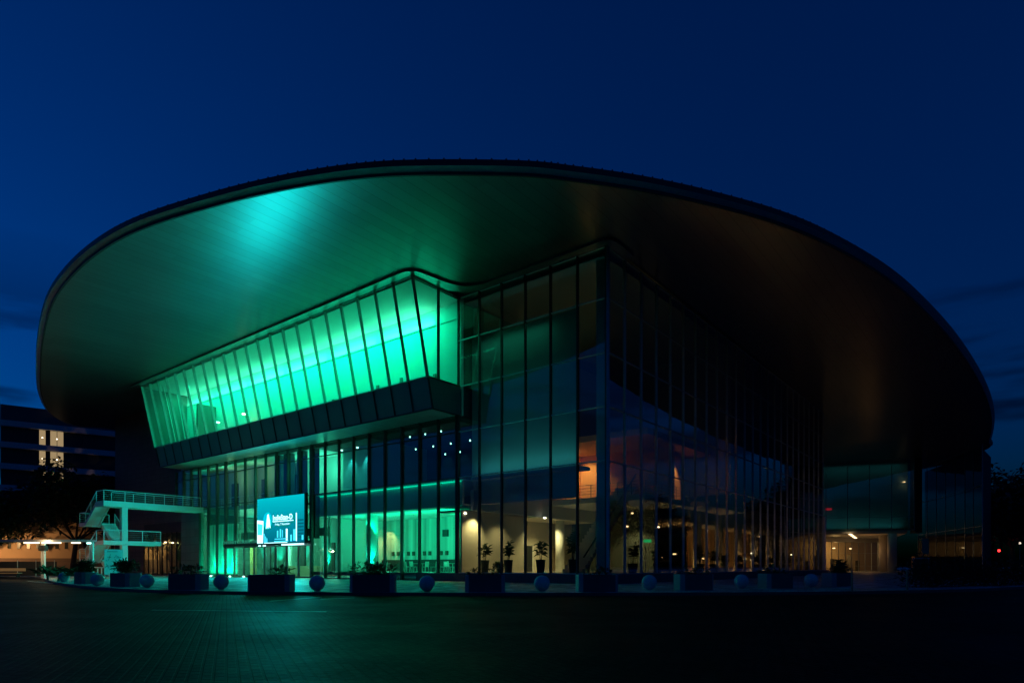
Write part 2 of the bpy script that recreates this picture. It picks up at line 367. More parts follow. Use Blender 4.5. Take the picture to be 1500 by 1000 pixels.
# worn painted lines on the road
def at_road(px, py): d = (CAMZ+.12)*F/(py-HY); return Vector(((px-750)/F*d, d, -.12))
mb = MB()
for (p0, p1, wd) in (((222, 893), (478, 895.5), .11), ((395, 880), (470, 874), .16), ((470, 877), (520, 875), .12)):
    a = at_road(*p0); b = at_road(*p1); d = (b-a).normalized(); n = Vector((-d.y, d.x, 0))*wd/2; z = Vector((0, 0, .004))
    mb.face([a-n+z, b-n+z, b+n+z, a+n+z])
for k in range(3):
    a = at_road(40+k*14, 850.5+k*.6); b = at_road(118+k*12, 858+k*.5); d = (b-a).normalized(); n = Vector((-d.y, d.x, 0))*.07; z = Vector((0, 0, .004))
    mb.face([a-n+z, b-n+z, b+n+z, a+n+z])
tag(mb.build("road_markings", M['line_paint']), "worn pale lines painted on the paved road", kind="structure")

# ------------------------------------------------------------------ THEATRE
th = empty("theatre", (CX, CY, 0), ANG, "huge oval roofed glass theatre with a green lit gallery box", "theatre")
rnd = random.Random(3)
# --- roof
H = 21.75-CAMZ
sil = [(760,235),(608,234),(507,241),(405,258),(304,283),(203,316),(142,349),(96,390),(68,433),(56,483.5),(53,524),(58,570),(71,605),(91,615),(127,620),(165,624)]
silr = [(841,243),(943,258),(1044,280),(1145,309),(1221,342),(1297,387),(1348,430),(1399,486),(1434,539),(1452,580),(1457,612),(1452,640),(1443,655)]
def silp(p): d = H*F/(HY-p[1]); return loc2((p[0]-750)/F*d, d)
left = [silp(p) for p in sil[:11]] + [loc2(-55.5, 75.2), loc2(-61.5, 85.5), loc2(-62.5, 92), loc2(-58, 97)]
right = [silp(p) for p in silr]
back = [(122, -4), (136, 30), (132, 66), (108, 92), (70, 104), (30, 103)]
rim = [(*p, 0) for p in right] + [(*p, 0) for p in back] + [(*p, 0) for p in reversed(left)]
rim = catmull(rim, 7, True)
cen = Vector((52, 42, 0))
NR = len(rim)
nrm = []
for i in range(NR):
    d = (rim[(i+1) % NR]-rim[i-1]).normalized(); n = Vector((d.y, -d.x, 0))
    if n.dot(rim[i]-cen) < 0: n = -n
    nrm.append(n)
mb = MB(); ring = [rim[i]-nrm[i]*1.0+Vector((0,0,21.9)) for i in range(NR)]
ring2 = [cen+(p-cen)*.6 + Vector((0,0,0)) for p in ring]; ring2 = [Vector((p.x, p.y, 23.6)) for p in ring2]
top = Vector((cen.x, cen.y, 24.6))
for i in range(NR):
    j = (i+1) % NR; mb.face([ring[i], ring[j], ring2[j], ring2[i]]); mb.face([ring2[i], ring2[j], top])
roof = mb.build("roof", M['roof'], th)
mb = MB()
for i in range(NR):
    j = (i+1) % NR; a = rim[i]-nrm[i]*.42; b = rim[j]-nrm[j]*.42
    mb.face([(a.x, a.y, 21.15), (b.x, b.y, 21.15), (cen.x, cen.y, 21.15)])
mb.build("soffit", M['soffit'], roof)
prof = [(-.42, 21.15, 0), (-.30, 21.15, 0), (-.30, 21.30, 1), (.0, 21.45, 0), (.02, 21.75, 0), (-1.0, 21.9, 0)]
mb = MB()
for k in range(len(prof)-1):
    o0, z0, mi = prof[k]; o1, z1, _ = prof[k+1]
    for i in range(NR):
        j = (i+1) % NR
        mb.face([rim[i]+nrm[i]*o0+Vector((0,0,z0)), rim[j]+nrm[j]*o0+Vector((0,0,z0)), rim[j]+nrm[j]*o1+Vector((0,0,z1)), rim[i]+nrm[i]*o1+Vector((0,0,z1))], mi)
acc = 0
for i in range(NR):
    seg = (rim[(i+1) % NR]-rim[i]).length; m_ = max(1, round(seg/1.5))
    for k in range(m_):
        p = rim[i].lerp(rim[(i+1) % NR], k/m_)-nrm[i]*.12
        mb.box(p.x-.03, p.x+.03, p.y-.03, p.y+.03, 21.74, 21.89, 0)
mb.build("fascia", [M['fascia'], M['gutter']], roof)

# --- wavy trim ledge between soffit and glass
outer = catmull([(2.2,-.70,0),(.9,-.76,0),(-.3,-.68,0),(-.72,-.2,0),(-.75,.8,0),(-.75,4,0),(-.75,8.8,0),(-.88,9.9,0),(-1.45,10.9,0),(-2.5,11.35,0),(-3.8,11.55,0),(-4.9,11.75,0),(-5.42,12.4,0),(-5.52,13.4,0),(-5.52,17,0),(-5.52,36,0),(-5.5,57.2,0)], 8)
mb = MB()
def inner(p):
    if p.y < 11.0 and p.x > -1.6: return Vector((max(p.x, 0.02) if p.y < 0 else 0.02, max(p.y, .02), 0))
    if p.y < 12.42: return Vector((min(max(p.x, -4.72), 0), 12.38, 0))
    return Vector((-4.72, p.y, 0))
for i in range(len(outer)-1):
    a, b = outer[i], outer[i+1]; ia, ib = inner(a), inner(b); zb = Vector((0,0,21.0)); zt = Vector((0,0,21.13)); zm = Vector((0,0,21.05))
    mb.face([a+zb, b+zb, ib+zb, ia+zb]); mb.face([a+zb, b+zb, b+zt, a+zt])
mb.build("soffit_trim", M['trim'], th)

# --- curtain walls
ZT = [.62, 7.69, 11.09, 14.43, 17.83, 21.0]
def sk(k): return 2.115*k-.0032*k*k if k <= 15 else 31.0+1.956*(k-15)
def wall(name, ts, zs, P, nrm_, gmat, mmat, mw=.09, md=.22, tilt=.006, tw=.07, skip=(), tmat=None, fin=None):
    """P(t, z) -> point on glass plane; nrm_ outward (exterior) vector"""
    n = Vector(nrm_)
    fr = empty(name, (0, 0, 0)); fr.parent = th
    straight = abs((Vector(P(ts[0], 0))-Vector(P(ts[-1], 0))).length-(ts[-1]-ts[0])) < .05
    for z in zs:
        mb = MB()
        for i in ([0] if straight else range(len(ts)-1)):
            a = Vector(P(ts[i], z)); b = Vector(P(ts[-1] if straight else ts[i+1], z)); d = (b-a).normalized()
            mb.bar(a-d*mw*.4+n*.013, b+d*mw*.4+n*.013, .13, tw, (0,0,1))
        mb.build("transom", tmat or mmat, fr)
    for i in range(len(ts)-1):
        if i in skip: continue
        g = MB()
        for j in range(len(zs)-1):
            q = [Vector(P(ts[i], zs[j])), Vector(P(ts[i+1], zs[j])), Vector(P(ts[i+1], zs[j+1])), Vector(P(ts[i], zs[j+1]))]
            g.face([p+n*rnd.uniform(-tilt, tilt) for p in q])
        g.build("glass_pane", gmat, fr)
    for t in ts:
        a = Vector(P(t, zs[0]-.03)); b = Vector(P(t, zs[-1]+.03))
        m_ = mull(a, b, n, md, mw)
        if fin:
            ax = (b-a).normalized(); t_ = ax.cross(n).normalized()*mw*.36; o0 = n*(-.30); o1 = n*(-.061)
            m_.hexa([a+o0-t_, a+o1-t_, a+o1+t_, a+o0+t_, b+o0-t_, b+o1-t_, b+o1+t_, b+o0+t_], 1)
        m_.build("mullion", [mmat, fin] if fin else mmat, fr)
    return fr
def mull(a, b, n, md, mw):
    m_ = MB(); ax = (b-a).normalized(); t = ax.cross(n).normalized()*mw/2; o0 = n*(-.06); o1 = n*(md-.06)
    m_.hexa([a+o0-t, a+o1-t, a+o1+t, a+o0+t, b+o0-t, b+o1-t, b+o1+t, b+o0+t]); return m_
wall("curtain_wall", [sk(k) for k in range(0, 7)], ZT, lambda t, z: (0, t, z), (-1, 0, 0), M['glass'], M['mullion_dark'], .10, .2, tmat=M['mullion_lit'])
lowA = wall("curtain_wall", [sk(k)+(.0 if k > 6 else .16) for k in range(6, 16)], [.02, 7.69, 11.09, 12.28], lambda t, z: (0, t, z), (-1, 0, 0), M['glass'], M['mullion_dark'], .13, .24)
lowB = wall("curtain_wall", [sk(k)+(.14 if k == 15 else 0) for k in range(15, 24)], [3.46, 7.69, 11.09, 12.28], lambda t, z: (0, t, z), (-1, 0, 0), M['glass'], M['mullion_dark'], .13, .24)
lowC = wall("curtain_wall", [sk(k)+(.14 if k == 23 else 0) for k in range(23, 27)], [.02, 7.69, 11.09, 12.28], lambda t, z: (0, t, z), (-1, 0, 0), M['glass'], M['mullion_dark'], .13, .24)
lowD = wall("curtain_wall", [52.7, 54.6, 56.5, 58.4], [7.9, 11.09, 12.28], lambda t, z: (0, t, z), (-1, 0, 0), M['glass'], M['mullion_dark'], .13, .24)
rightw = wall("curtain_wall", [.16]+[2.31*k for k in range(1, 25)], ZT, lambda t, z: (t, 0, z), (0, -1, 0), M['glass_right'], M['mullion_lit'], .085, .15, .007, .06, tmat=M['mullion'])
# corner post
MB().box(-.12, .10, -.12, .0, .6, 21.0).build("corner_post", M['mullion_lit'], th)
# --- gallery box that leans out of the left facade
def rg(z): return -(4.74-(21-z)*.218)
S0, S1 = 12.42, 56.0
gs = [S0+(S1-S0)*i/22 for i in range(23)]
ng = Vector((-1, 0, -.218)).normalized()
gal = MB(); 
gal.face([(rg(12.3)+.02, S0+.02, 12.3), (rg(12.3)+.02, S1-.02, 12.3), (.3, S1-.02, 12.3), (.3, S0+.02, 12.3)])
gal = gal.build("gallery_box", M['box_under'], th)
wall("gallery_window", gs, [14.43, 21.0], lambda t, z: (rg(z), t, z), ng, M['glass_clear'], M['mullion'], .085, .24, .003, .08)
for i in range(22):
    g = MB(); q = [(rg(12.3), gs[i]+.03, 12.3), (rg(12.3), gs[i+1]-.03, 12.3), (rg(14.38), gs[i+1]-.03, 14.38), (rg(14.38), gs[i]+.03, 14.38)]
    g.face([Vector(p)+ng*rnd.uniform(-.006, .006) for p in q]); g.build("spandrel_panel", M['glass_box'], gal)
mb = MB()
for i in range(23): mb.v += []; m_ = mull(Vector((rg(12.3), gs[i], 12.3)), Vector((rg(14.38), gs[i], 14.38)), ng, .14, .06); n0 = len(mb.v); mb.v += m_.v; mb.f += [tuple(a+n0 for a in f) for f in m_.f]; mb.m += m_.m
mb.bar((rg(12.3)-.03, S0-.05, 12.27), (rg(12.3)-.03, S1+.05, 12.27), .12, .10); mb.bar((rg(12.3)-.02, S0-.01, 12.24), (0, S0-.01, 12.24), .08, .08)
mb.build("spandrel_frame", M['mullion_dark'], gal)
# side face of the box (glass above, dark below)
fr = MB(); fr.bar((rg(14.43), S0-.02, 14.43), (0, S0-.02, 14.43), .12, .08); fr.bar((rg(20.98), S0-.02, 20.96), (0, S0-.02, 20.96), .1, .08)
fr = fr.build("gallery_side_window", M['mullion_dark'], th)
MB().face([(rg(14.45), S0, 14.45), (-2.37, S0, 14.45), (-2.37, S0, 20.98), (rg(20.98), S0, 20.98)]).build("glass_pane", M['glass_clear'], fr)
MB().face([(-2.37, S0, 14.45), (0, S0, 14.45), (0, S0, 20.98), (-2.37, S0, 20.98)]).build("glass_pane", M['glass_clear'], fr)
MB().box(-2.44, -2.30, S0-.16, S0-.0, 14.45, 20.95).build("mullion", M['mullion_dark'], fr)
MB().face([(rg(12.3), S0, 12.3), (0, S0, 12.3), (0, S0, 14.4), (rg(14.4), S0, 14.4)]).build("spandrel_panel", M['glass_box'], gal)
# gallery interior
MB().box(.15, .35, S0, S1+1.5, 12.35, 21.1).build("gallery_wall", M['white_wall'], th)
MB().box(-4.62, .14, S0+.12, S1-.1, 20.86, 20.95).build("gallery_ceiling", M['white_wall'], th)
MB().box(.06, .14, S0+.12, S1-.1, 19.60, 19.68).build("cove_ledge", M['white_wall'], th)
MB().box(-2.3, .14, S0+.12, S1-.1, 14.18, 14.36).build("gallery_floor", M['green_wall'], th)
mb = MB(); mb.face([(rg(12.3)+.04, S1+.02, 12.3), (.3, S1+.02, 12.3), (.3, S1+.02, 21.), (rg(21.)+.04, S1+.02, 21.)]); mb.build("gallery_end_wall", M['green_wall'], th)
MB().box(-1.9, .14, 49.2, 49.45, 14.37, 18.6).build("gallery_partition", M['green_wall'], th)
mb = MB()
for i in range(3): mb.bar((-.6-1.1*i, 52.2, 14.4), (-1.9-.8*i, 51.3+1.2*i, 20.8), .12, .12)
mb.build("gallery_brace", M['white_wall'], th)
mb = MB()
for i in range(22):
    if rnd.random() < .65:
        s_ = gs[i]+rnd.uniform(.4, 1.3); hgt = rnd.uniform(.25, .7); mb.box(-2.28, -2.1, s_, s_+rnd.uniform(.3, .9), 14.37, 14.37+hgt*.4)
mb.build("gallery_ledge", M['mullion_dark'], th)

# --- plinth, walls, slabs
MB().box(-.55, .02, -.5, 16.6, 0, .60).build("plinth", M['plinth'], th)
MB().box(.03, 56, -.5, -.12, 0, .60).build("plinth", M['plinth2'], th)
MB().box(.3, 20, 57.3, 77.5, 0, 21.12).build("end_wall", M['brown_wall'], th)
MB().box(0.02, .5, 52.75, 57.25, 0, 7.85).build("stone_pier", M['pier'], th)
# floors / slabs
MB().box(.2, 22, .2, 31.2, .3, .62).build("floor_slab", M['floor_in'], th)
MB().box(22, 62, .2, 22, .3, .61).build("floor_slab", M['floor_in'], th)
MB().box(.2, 22, 31.3, 57, -.02, .04).build("floor_slab", M['floor_in'], th)
# ground-floor bulkhead along the left facade
MB().box(.75, .95, 12.9, 31, 5.72, 7.62).build("bulkhead", M['white_wall'], th)
MB().box(.96, 9, 12.9, 31, 5.70, 5.85).build("ceiling", M['white_wall'], th)
MB().box(.30, 9, 12.9, 31, 7.63, 7.72).build("slab_edge", M['white_wall'], th)
MB().box(.62, .72, 13.0, 30.8, 7.52, 7.58).build("cove_strip", M['strip'], th)
MB().box(8.2, 8.4, 13.2, 31, .62, 5.70).build("back_wall", M['curtain_bg'], th)
MB().box(7.5, 8.15, 13.3, 30.8, .62, 1.35).build("bench_seat", M['dark_wall'], th); MB().box(8.0, 8.15, 13.3, 30.8, 1.36, 1.75).build("bench_back", M['dark_wall'], th)
# two slender uplit columns and round one
for s_ in (20.2, 30.3): MB().tube((1.35, s_, .62), (1.35, s_, 5.7), .14, n=14).build("column", M['col_white'], th, True)
MB().tube((2.6, 25.7, .62), (2.6, 25.7, 5.7), .55, n=24).build("column", M['col_white'], th, True)
MB().box(.5, 8.2, 12.72, 12.9, .62, 5.3).build("cross_wall", M['beige'], th)
# upper hall (dark) and teal room
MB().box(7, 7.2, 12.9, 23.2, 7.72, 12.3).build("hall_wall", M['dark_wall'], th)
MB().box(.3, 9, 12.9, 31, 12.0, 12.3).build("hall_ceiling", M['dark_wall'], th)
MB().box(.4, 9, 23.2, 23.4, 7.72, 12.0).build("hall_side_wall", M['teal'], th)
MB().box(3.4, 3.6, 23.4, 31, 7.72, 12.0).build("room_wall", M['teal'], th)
# entrance hall, two storeys
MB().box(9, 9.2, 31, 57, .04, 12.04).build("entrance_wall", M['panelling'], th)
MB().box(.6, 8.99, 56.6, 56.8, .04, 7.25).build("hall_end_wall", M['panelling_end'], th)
MB().box(2.2, 8.9, 45.8, 46.1, 3.9, 4.9).build("mezzanine_edge", M['beige'], th)
MB().box(1.4, 1.9, 31.3, 46.2, 4.0, 4.75).build("mezzanine_edge", M['green_wall'], th)
MB().box(2.8, 8.19, 30.9, 31.1, .62, 5.69).build("cafe_end_wall", M['white_wall'], th)
MB().box(4.2, 4.4, 31.2, 40, 7.8, 12.2).build("entrance_screen_wall", M['white_wall'], th)
MB().box(.3, 9, 31.2, 57, 12.05, 12.3).build("entrance_ceiling", M['white_wall'], th)
MB().box(1.6, 9, 40.0, 57, 7.3, 7.72).build("balcony_slab", M['white_wall'], th)
mb = MB(); mb.bar((1.7, 40, 8.75), (1.7, 52, 8.75), .05, .05)
for k in range(13): mb.bar((1.7, 40+k, 7.72), (1.7, 40+k, 8.75), .04, .04)
mb.build("balcony_rail", M['rail'], th)
MB().box(3.2, 3.4, 40.5, 57, 7.73, 12.0).build("room_wall", M['beige'], th)
for (a, b) in ((41.6, 42.4), (44.1, 45.0), (50.0, 51.4)): MB().box(3.06, 3.19, a, b, 8.0, 10.6).build("room_panel", M['fabric_art'], th)
for s_, wd in ((37.3, .9), (35.6, 1.15), (33.4, 1.0), (31.45, .9)):
    MB().box(.25, .75, s_-wd/2, s_+wd/2, 3.7, 12.02).build("steel_column", M['steel_dark'], th)
MB().box(1.1, 1.25, 46.4, 52.6, .04, 5.75).build("curtain", M['curtain'], th)
MB().box(.9, 1.3, 46.3, 52.7, 5.78, 7.6).build("bulkhead", M['green_wall'], th)
# entrance doors
mb = MB(); mb.box(-.25, .2, 31.1, 46.9, 3.18, 3.42); mb.build("door_beam", M['steel_dark'], th)
ds = [31.2+1.96*i for i in range(9)]
for i in range(8):
    m_ = MB()
    for (a, b, c, d) in ((ds[i]+.02, ds[i]+.14, .03, 3.17), (ds[i+1]-.14, ds[i+1]-.02, .03, 3.17), (ds[i]+.15, ds[i+1]-.15, 3.02, 3.17), (ds[i]+.15, ds[i+1]-.15, .03, .16)):
        m_.box(-.10, .0, a, b, c, d)
    d_ = m_.build("entrance_door", M['door_frame'] if i != 6 else M['beige'], th)
    MB().face([(-.05, ds[i]+.14, .16), (-.05, ds[i+1]-.14, .16), (-.05, ds[i+1]-.14, 3.02), (-.05, ds[i]+.14, 3.02)]).build("glass_pane", M['glass_clear'], d_)
    MB().tube((-.16, ds[i]+.24, .9), (-.16, ds[i]+.24, 1.5), .02, n=8).build("handle", M['gutter'], d_)
# behind the doors: reception counter, free-standing walls
MB().box(5.0, 5.7, 37.5, 43.0, .04, 1.15).build("reception_counter", M['wood'], th)
for (a, b, c) in ((36.0, 37.0, 'dark_wall'), (41.3, 42.6, 'dark_wall'), (44.0, 44.8, 'white_wall'), (33.0, 33.8, 'beige'), (48.2, 49.0, 'dark_wall'), (51.5, 52.6, 'orange')): MB().box(6.0, 6.2, a, b, .04, 3.6).build("lobby_screen", M[c], th)
# --- corner lobby
MB().box(1.5, 1.65, 3.15, 11.95, 5.75, 7.49).build("partition", M['grey_wall'], th)
MB().box(1.5, 1.65, 3.15, 12.6, 7.75, 18.4).build("partition", M['grey_wall'], th)
MB().box(.95, 1.2, .45, 1.3, .62, 20.85).build("column_casing", M['white_wall'], th)
MB().box(1.0, 19, 12.0, 12.3, 5.3, 6.84).build("bulkhead", M['grey_wall'], th)
MB().box(.7, 1.95, 2.4, 12.0, 7.5, 7.72).build("partition_ledge", M['grey_wall'], th)
MB().box(9.2, 19, 12.31, 15.6, 5.28, 5.42).build("lobby_ceiling", M['beige'], th)
MB().box(1.0, 9.1, 12.91, 15.6, 5.28, 5.42).build("lobby_ceiling", M['beige'], th)
MB().box(8.5, 20, 15.6, 15.8, .62, 5.3).build("lobby_wall", M['beige'], th)
MB().box(20, 20.2, 6.5, 15.8, .62, 7.5).build("lobby_wall", M['green_wall'], th)
MB().tube((14.0, 13.0, .62), (14.0, 13.0, 5.27), .42, n=24).build("column", M['col_white'], th, True)
for (a, b, z, c) in ((10.2, 11.4, 3.0, 'wood'), (12.2, 13.1, 3.0, 'steel_dark'), (16.2, 17.6, 2.9, 'wood')):
    d_ = MB().box(a, b, 15.50, 15.59, .63, z).build("lobby_door", M[c], th); MB().box(a-.12, a-.01, 15.46, 15.59, .63, z+.12).build("door_frame", M['col_white'], d_); MB().box(b+.01, b+.12, 15.46, 15.59, .63, z+.12).build("door_frame", M['col_white'], d_)
MB().box(.7, 23.9, .6, 12.6, 20.86, 20.95).build("hall_ceiling", M['grey_wall'], th)
MB().box(23.6, 23.9, .6, 15.9, 7.73, 20.85).build("hall_wall", M['grey_wall'], th)
MB().box(12, 23.5, 14.3, 14.5, 11.95, 20.85).build("hall_wall", M['grey_wall'], th)
MB().box(25, 55.4, 12.0, 12.3, 7.73, 21.0).build("hall_wall", M['grey_wall'], th)
MB().box(1.66, 11.0, 12.31, 12.6, 6.9, 20.8).build("hall_wall", M['grey_wall'], th)
# interior stair rising along r
mb = MB(); n_ = 24
for i in range(n_):
    r0 = 4.6+i*.34; z0 = .62+i*.292; mb.box(r0, r0+.36, 4.6, 6.4, z0, z0+.29)
    mb.hexa([(r0, 4.7, z0-.32), (r0+.34, 4.7, z0-.03), (r0+.34, 6.3, z0-.03), (r0, 6.3, z0-.32), (r0, 4.7, z0-.01), (r0+.34, 4.7, z0-.01), (r0+.34, 6.3, z0-.01), (r0, 6.3, z0-.01)]) if i > 1 else None
st = mb.build("lobby_stair", M['beige'], th)
mb = MB(); mb.bar((4.6, 4.55, 1.75), (12.7, 4.55, 8.7), .07, .09)
mb.build("handrail", M['steel_dark'], st)
# upper orange room
MB().box(11.2, 20, 3.0, 11.99, 6.4, 6.85).build("upper_floor", M['grey_wall'], th)
MB().box(16.5, 16.7, 3.0, 14, 6.86, 11.4).build("upper_wall", M['orange'], th)
MB().box(11.0, 22, 12.31, 12.6, 6.86, 11.4).build("upper_wall", M['orange'], th)
MB().box(10.6, 24, 2.5, 14.2, 11.41, 11.9).build("upper_ceiling", M['orange'], th)
MB().box(16.9, 20.6, 4.2, 4.4, 6.86, 11.4).build("upper_wall", M['orange'], th)
MB().box(20.01, 30, 1.2, 4.1, 6.4, 6.84).build("upper_floor", M['grey_wall'], th)
mb = MB()
for z in (7.15, 7.4, 7.65, 7.9): mb.bar((11.3, 3.0, z), (11.3, 11.9, z), .03, .03); mb.bar((11.3, 2.95, z), (20, 2.95, z), .03, .03)
for k in range(8): mb.bar((11.3, 3.0+k*1.26, 6.86), (11.3, 3.0+k*1.26, 7.92), .05, .05)
for k in range(1, 7): mb.bar((11.3+k*1.4, 2.95, 6.86), (11.3+k*1.4, 2.95, 7.92), .05, .05)
mb.build("balcony_rail", M['steel_dark'], th)
# right-hand lobby
MB().box(30, 54, 7.5, 7.7, .62, 5.29).build("lobby_screen_wall", M['timber_fins'], th)
MB().box(21, 62, 13, 13.2, .62, 7.4).build("lobby_wall", M['green_wall'], th)
MB().box(22, 54, 5.0, 13, 5.3, 5.6).build("lobby_ceiling", M['beige'], th)
MB().box(24, 54, 4.7, 4.99, 5.3, 7.7).build("slab_edge", M['beige'], th)
for k in range(6): MB().tube((24.5+k*5.6, 4.2, .62), (24.5+k*5.6, 4.2, 7.6), .42, n=20).build("column", M['col_white'], th, True)
for k in range(4): MB().box(25.0+k*7.5, 26.6+k*7.5, 12.86, 12.99, .63, 3.2).build("lobby_door", M['wood'], th)
mb = MB()
for k in range(12): mb.bar((24+k*2.5, 9, .62), (24+k*2.5, 9, 1.7), .05, .05)
mb.bar((24, 9, 1.7), (51.5, 9, 1.7), .06, .06); mb.build("counter_rail", M['col_white'], th)
# inner core (keeps the sky from showing through)
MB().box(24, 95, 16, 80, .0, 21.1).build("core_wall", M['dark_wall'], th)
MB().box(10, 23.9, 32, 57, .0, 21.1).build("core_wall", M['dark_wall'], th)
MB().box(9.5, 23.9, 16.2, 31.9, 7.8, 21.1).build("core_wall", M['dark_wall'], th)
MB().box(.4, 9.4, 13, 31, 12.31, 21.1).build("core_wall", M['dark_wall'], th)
# right end return wall and square lit piers
MB().box(55.5, 55.8, .02, 15.9, 7.4, 21.1).build("return_wall", M['dark_wall'], th)
MB().box(55.9, 56.7, -.1, .8, 0, 7.6).build("square_column", M['col_white'], th)
MB().box(58.6, 59.2, 1.0, 1.6, 0, 7.6).build("square_column", M['col_white'], th)
# --- entrance court volume at the far right
def polywall(name, pts, z0, z1, gmat, nb, zs=None, flip=False):
    pts = [Vector((*loc2(*p), 0)) for p in pts]
    segs = []; 
    tot = sum((pts[i+1]-pts[i]).length for i in range(len(pts)-1)); cuts = [0]
    def P(t):
        for i in range(len(pts)-1):
            l = (pts[i+1]-pts[i]).length
            if t <= l+1e-6: return pts[i].lerp(pts[i+1], min(1, t/l))
            t -= l
        return pts[-1]
    ts = [tot*i/nb for i in range(nb+1)]
    d = (pts[-1]-pts[0]).normalized(); n = Vector((d.y, -d.x, 0))
    c = Vector((*loc2(0, 0), 0))
    if n.dot(c-pts[0]) < 0: n = -n
    return wall(name, ts, zs or [z0, z1], lambda t, z: P(t)+Vector((0, 0, z)), n, gmat, M['mullion'], .10, .12, .01, .06)
polywall("court_upper_wall", [(56.3, 123.5), (74.2, 118.5)], 7.8, 21.1, M['glass_court'], 5, [7.8, 10.3, 21.1])
def lw(pts): return [loc2(*p) for p in pts]
MB().prism(lw([(57, 126), (74.4, 121), (88, 150), (66, 156)]), 7.3, 7.75).build("court_ceiling", M['col_white'], th)
MB().prism(lw([(57.5, 126), (74.6, 121), (75.6, 124), (59, 129)]), 7.76, 21.1).build("court_upper_mass", M['teal'], th)
MB().prism(lw([(74.25, 118.4), (75.4, 118.1), (76.2, 120.8), (75.0, 121)]), 7.3, 21.1).build("court_fin", M['dark_wall'], th)
for (px, d) in ((1307, 121.5), (1294, 128)):
    p = at(px, d); r_, s_ = loc2(p.x, p.y); MB().tube((r_, s_, 0), (r_, s_, 7.3), .8, n=28).build("round_column", M['col_white'], th, True)
polywall("court_glazing", [(66, 138.5), (83.5, 144)], 0.02, 6.4, M['glass_clear'], 10, [.02, 1.2, 4.0, 6.4])
MB().prism(lw([(66, 138.4), (83.6, 143.9), (83.6, 144.8), (66, 139.3)]), 6.45, 7.29).build("court_lintel", M['col_white'], th)
MB().prism(lw([(64, 152), (90, 156), (90, 157), (64, 153)]), 0, 7.2).build("court_back_wall", M['wood'], th)
for k in range(7):
    p = Vector((68+k*2.2, 148+k*.5, 0)); r_, s_ = loc2(p.x, p.y); MB().box(r_-.3, r_+.3, s_-.4, s_+.4, 0, 2.2+rnd.random()*1.5).build("court_counter", M['fabric_art'], th)
MB().prism(lw([(76.5, 122), (92, 128), (92, 129), (76.5, 123)]), 0, 3.0).build("court_low_wall", M['orange'], th)
# wing with sky reflecting glass
polywall("wing_wall", [(86, 136), (83.3, 124.5), (80.2, 113.8), (76.9, 105)], 0.02, 21.1, M['glass_wing'], 7, [.02, 7.7, 14.4, 21.1])
MB().prism(lw([(78.2, 107.2), (81.4, 114), (84.6, 124.7), (87.4, 136), (97, 140), (88, 118)]), 0, 21.1).build("wing_core", M['dark_wall'], th)
# ground-floor recess left of the pier (cafe glazing under the bridge)
mb = MB()
MB().box(.28, 20, 57.26, 57.29, 0, 21.1).build("wall_edge", M['brown_wall'], th)

# --------------------------------------------------------------- lights
def area(name, loc, power, color, sx, sy, target=None, spread=180):
    l = bpy.data.lights.new(name, 'AREA'); l.energy = power; l.color = color; l.shape = 'RECTANGLE'; l.size = sx; l.size_y = sy; l.spread = R(spread)
    o = bpy.data.objects.new(name, l); col.objects.link(o); o.location = loc
    if target is not None:
        o.rotation_euler = (Vector(target)-Vector(loc)).to_track_quat('-Z', 'Y').to_euler()
    return o
def point(name, loc, power, color, rad=.08):
    l = bpy.data.lights.new(name, 'POINT'); l.energy = power; l.color = color; l.shadow_soft_size = rad
    o = bpy.data.objects.new(name, l); col.objects.link(o); o.location = loc; return o
def spot(name, loc, target, power, color, ang, blend=.6, rad=.05):
    l = bpy.data.lights.new(name, 'SPOT'); l.energy = power; l.color = color; l.spot_size = R(ang); l.spot_blend = blend; l.shadow_soft_size = rad
    o = bpy.data.objects.new(name, l); col.objects.link(o); o.location = loc
    o.rotation_euler = (Vector(target)-Vector(loc)).to_track_quat('-Z', 'Y').to_euler(); return o
def along_s(o, extra=0): return o
# gallery: strip lights under the ceiling, and a cove along the top of the back wall
def lay(o, xdir, zdir):
    xa = Vector(xdir); za = -Vector(zdir).normalized(); o.rotation_euler = Matrix((xa, za.cross(xa).normalized(), za)).transposed().to_euler(); return o
for k in range(6):
    s_ = 17.9+k*6.85; g_ = 1.0 if k < 4 else (.9 if k == 4 else .7)
    o = lay(area("gallery_downlight", L(-2.0, s_, 20.8), 500*g_, GREEN, 6.6, .4, None, 150), DL, L(.2, s_, 16.2)-L(-2.0, s_, 20.8))
    if k < 6: lay(area("gallery_cove", L(-.10, s_+.6, 19.72), 62*g_, (.10, 1., .55), 6.2, .22), DL, (0, 0, 1))
point("gallery_lamp", L(-.9, 41.5, 16.5), 26, (1, .8, .3)); point("gallery_lamp", L(-.9, 46.8, 16.4), 30, (.6, 1, .7))
# ground-floor green room
for k in range(3):
    s_ = 15.5+k*5.6
    o = area("cafe_light", L(2.2, s_, 4.6), 190, GREEN, 5, 1.2, L(6.5, s_+.01, 6.6))
    point("cafe_glow", L(5.0, s_, 2.2), 150, (.05, 1., .55), .5)
spot("cafe_spot", L(6.6, 29.8, 5.5), L(8.2, 29.8, 2.6), 420, (1, .85, .25), 70)
for s_ in (20.2, 30.3): spot("uplight", L(1.0, s_, .8), L(1.35, s_, 5.7), 300, (.0, 1, .6), 40)
spot("uplight", L(1.7, 25.0, .8), L(2.6, 25.7, 5), 700, (.0, 1, .6), 60)
# teal room, hall
for s_ in (25, 27.3, 29.6): spot("downlight", L(2.9, s_, 11.9), L(3.3, s_, 8), 260, (.05, .85, .8), 75)
for s_ in (18.5, 20.5): spot("downlight", L(6.2, s_, 11.8), L(6.9, s_, 8), 40, (.03, .5, .7), 75)
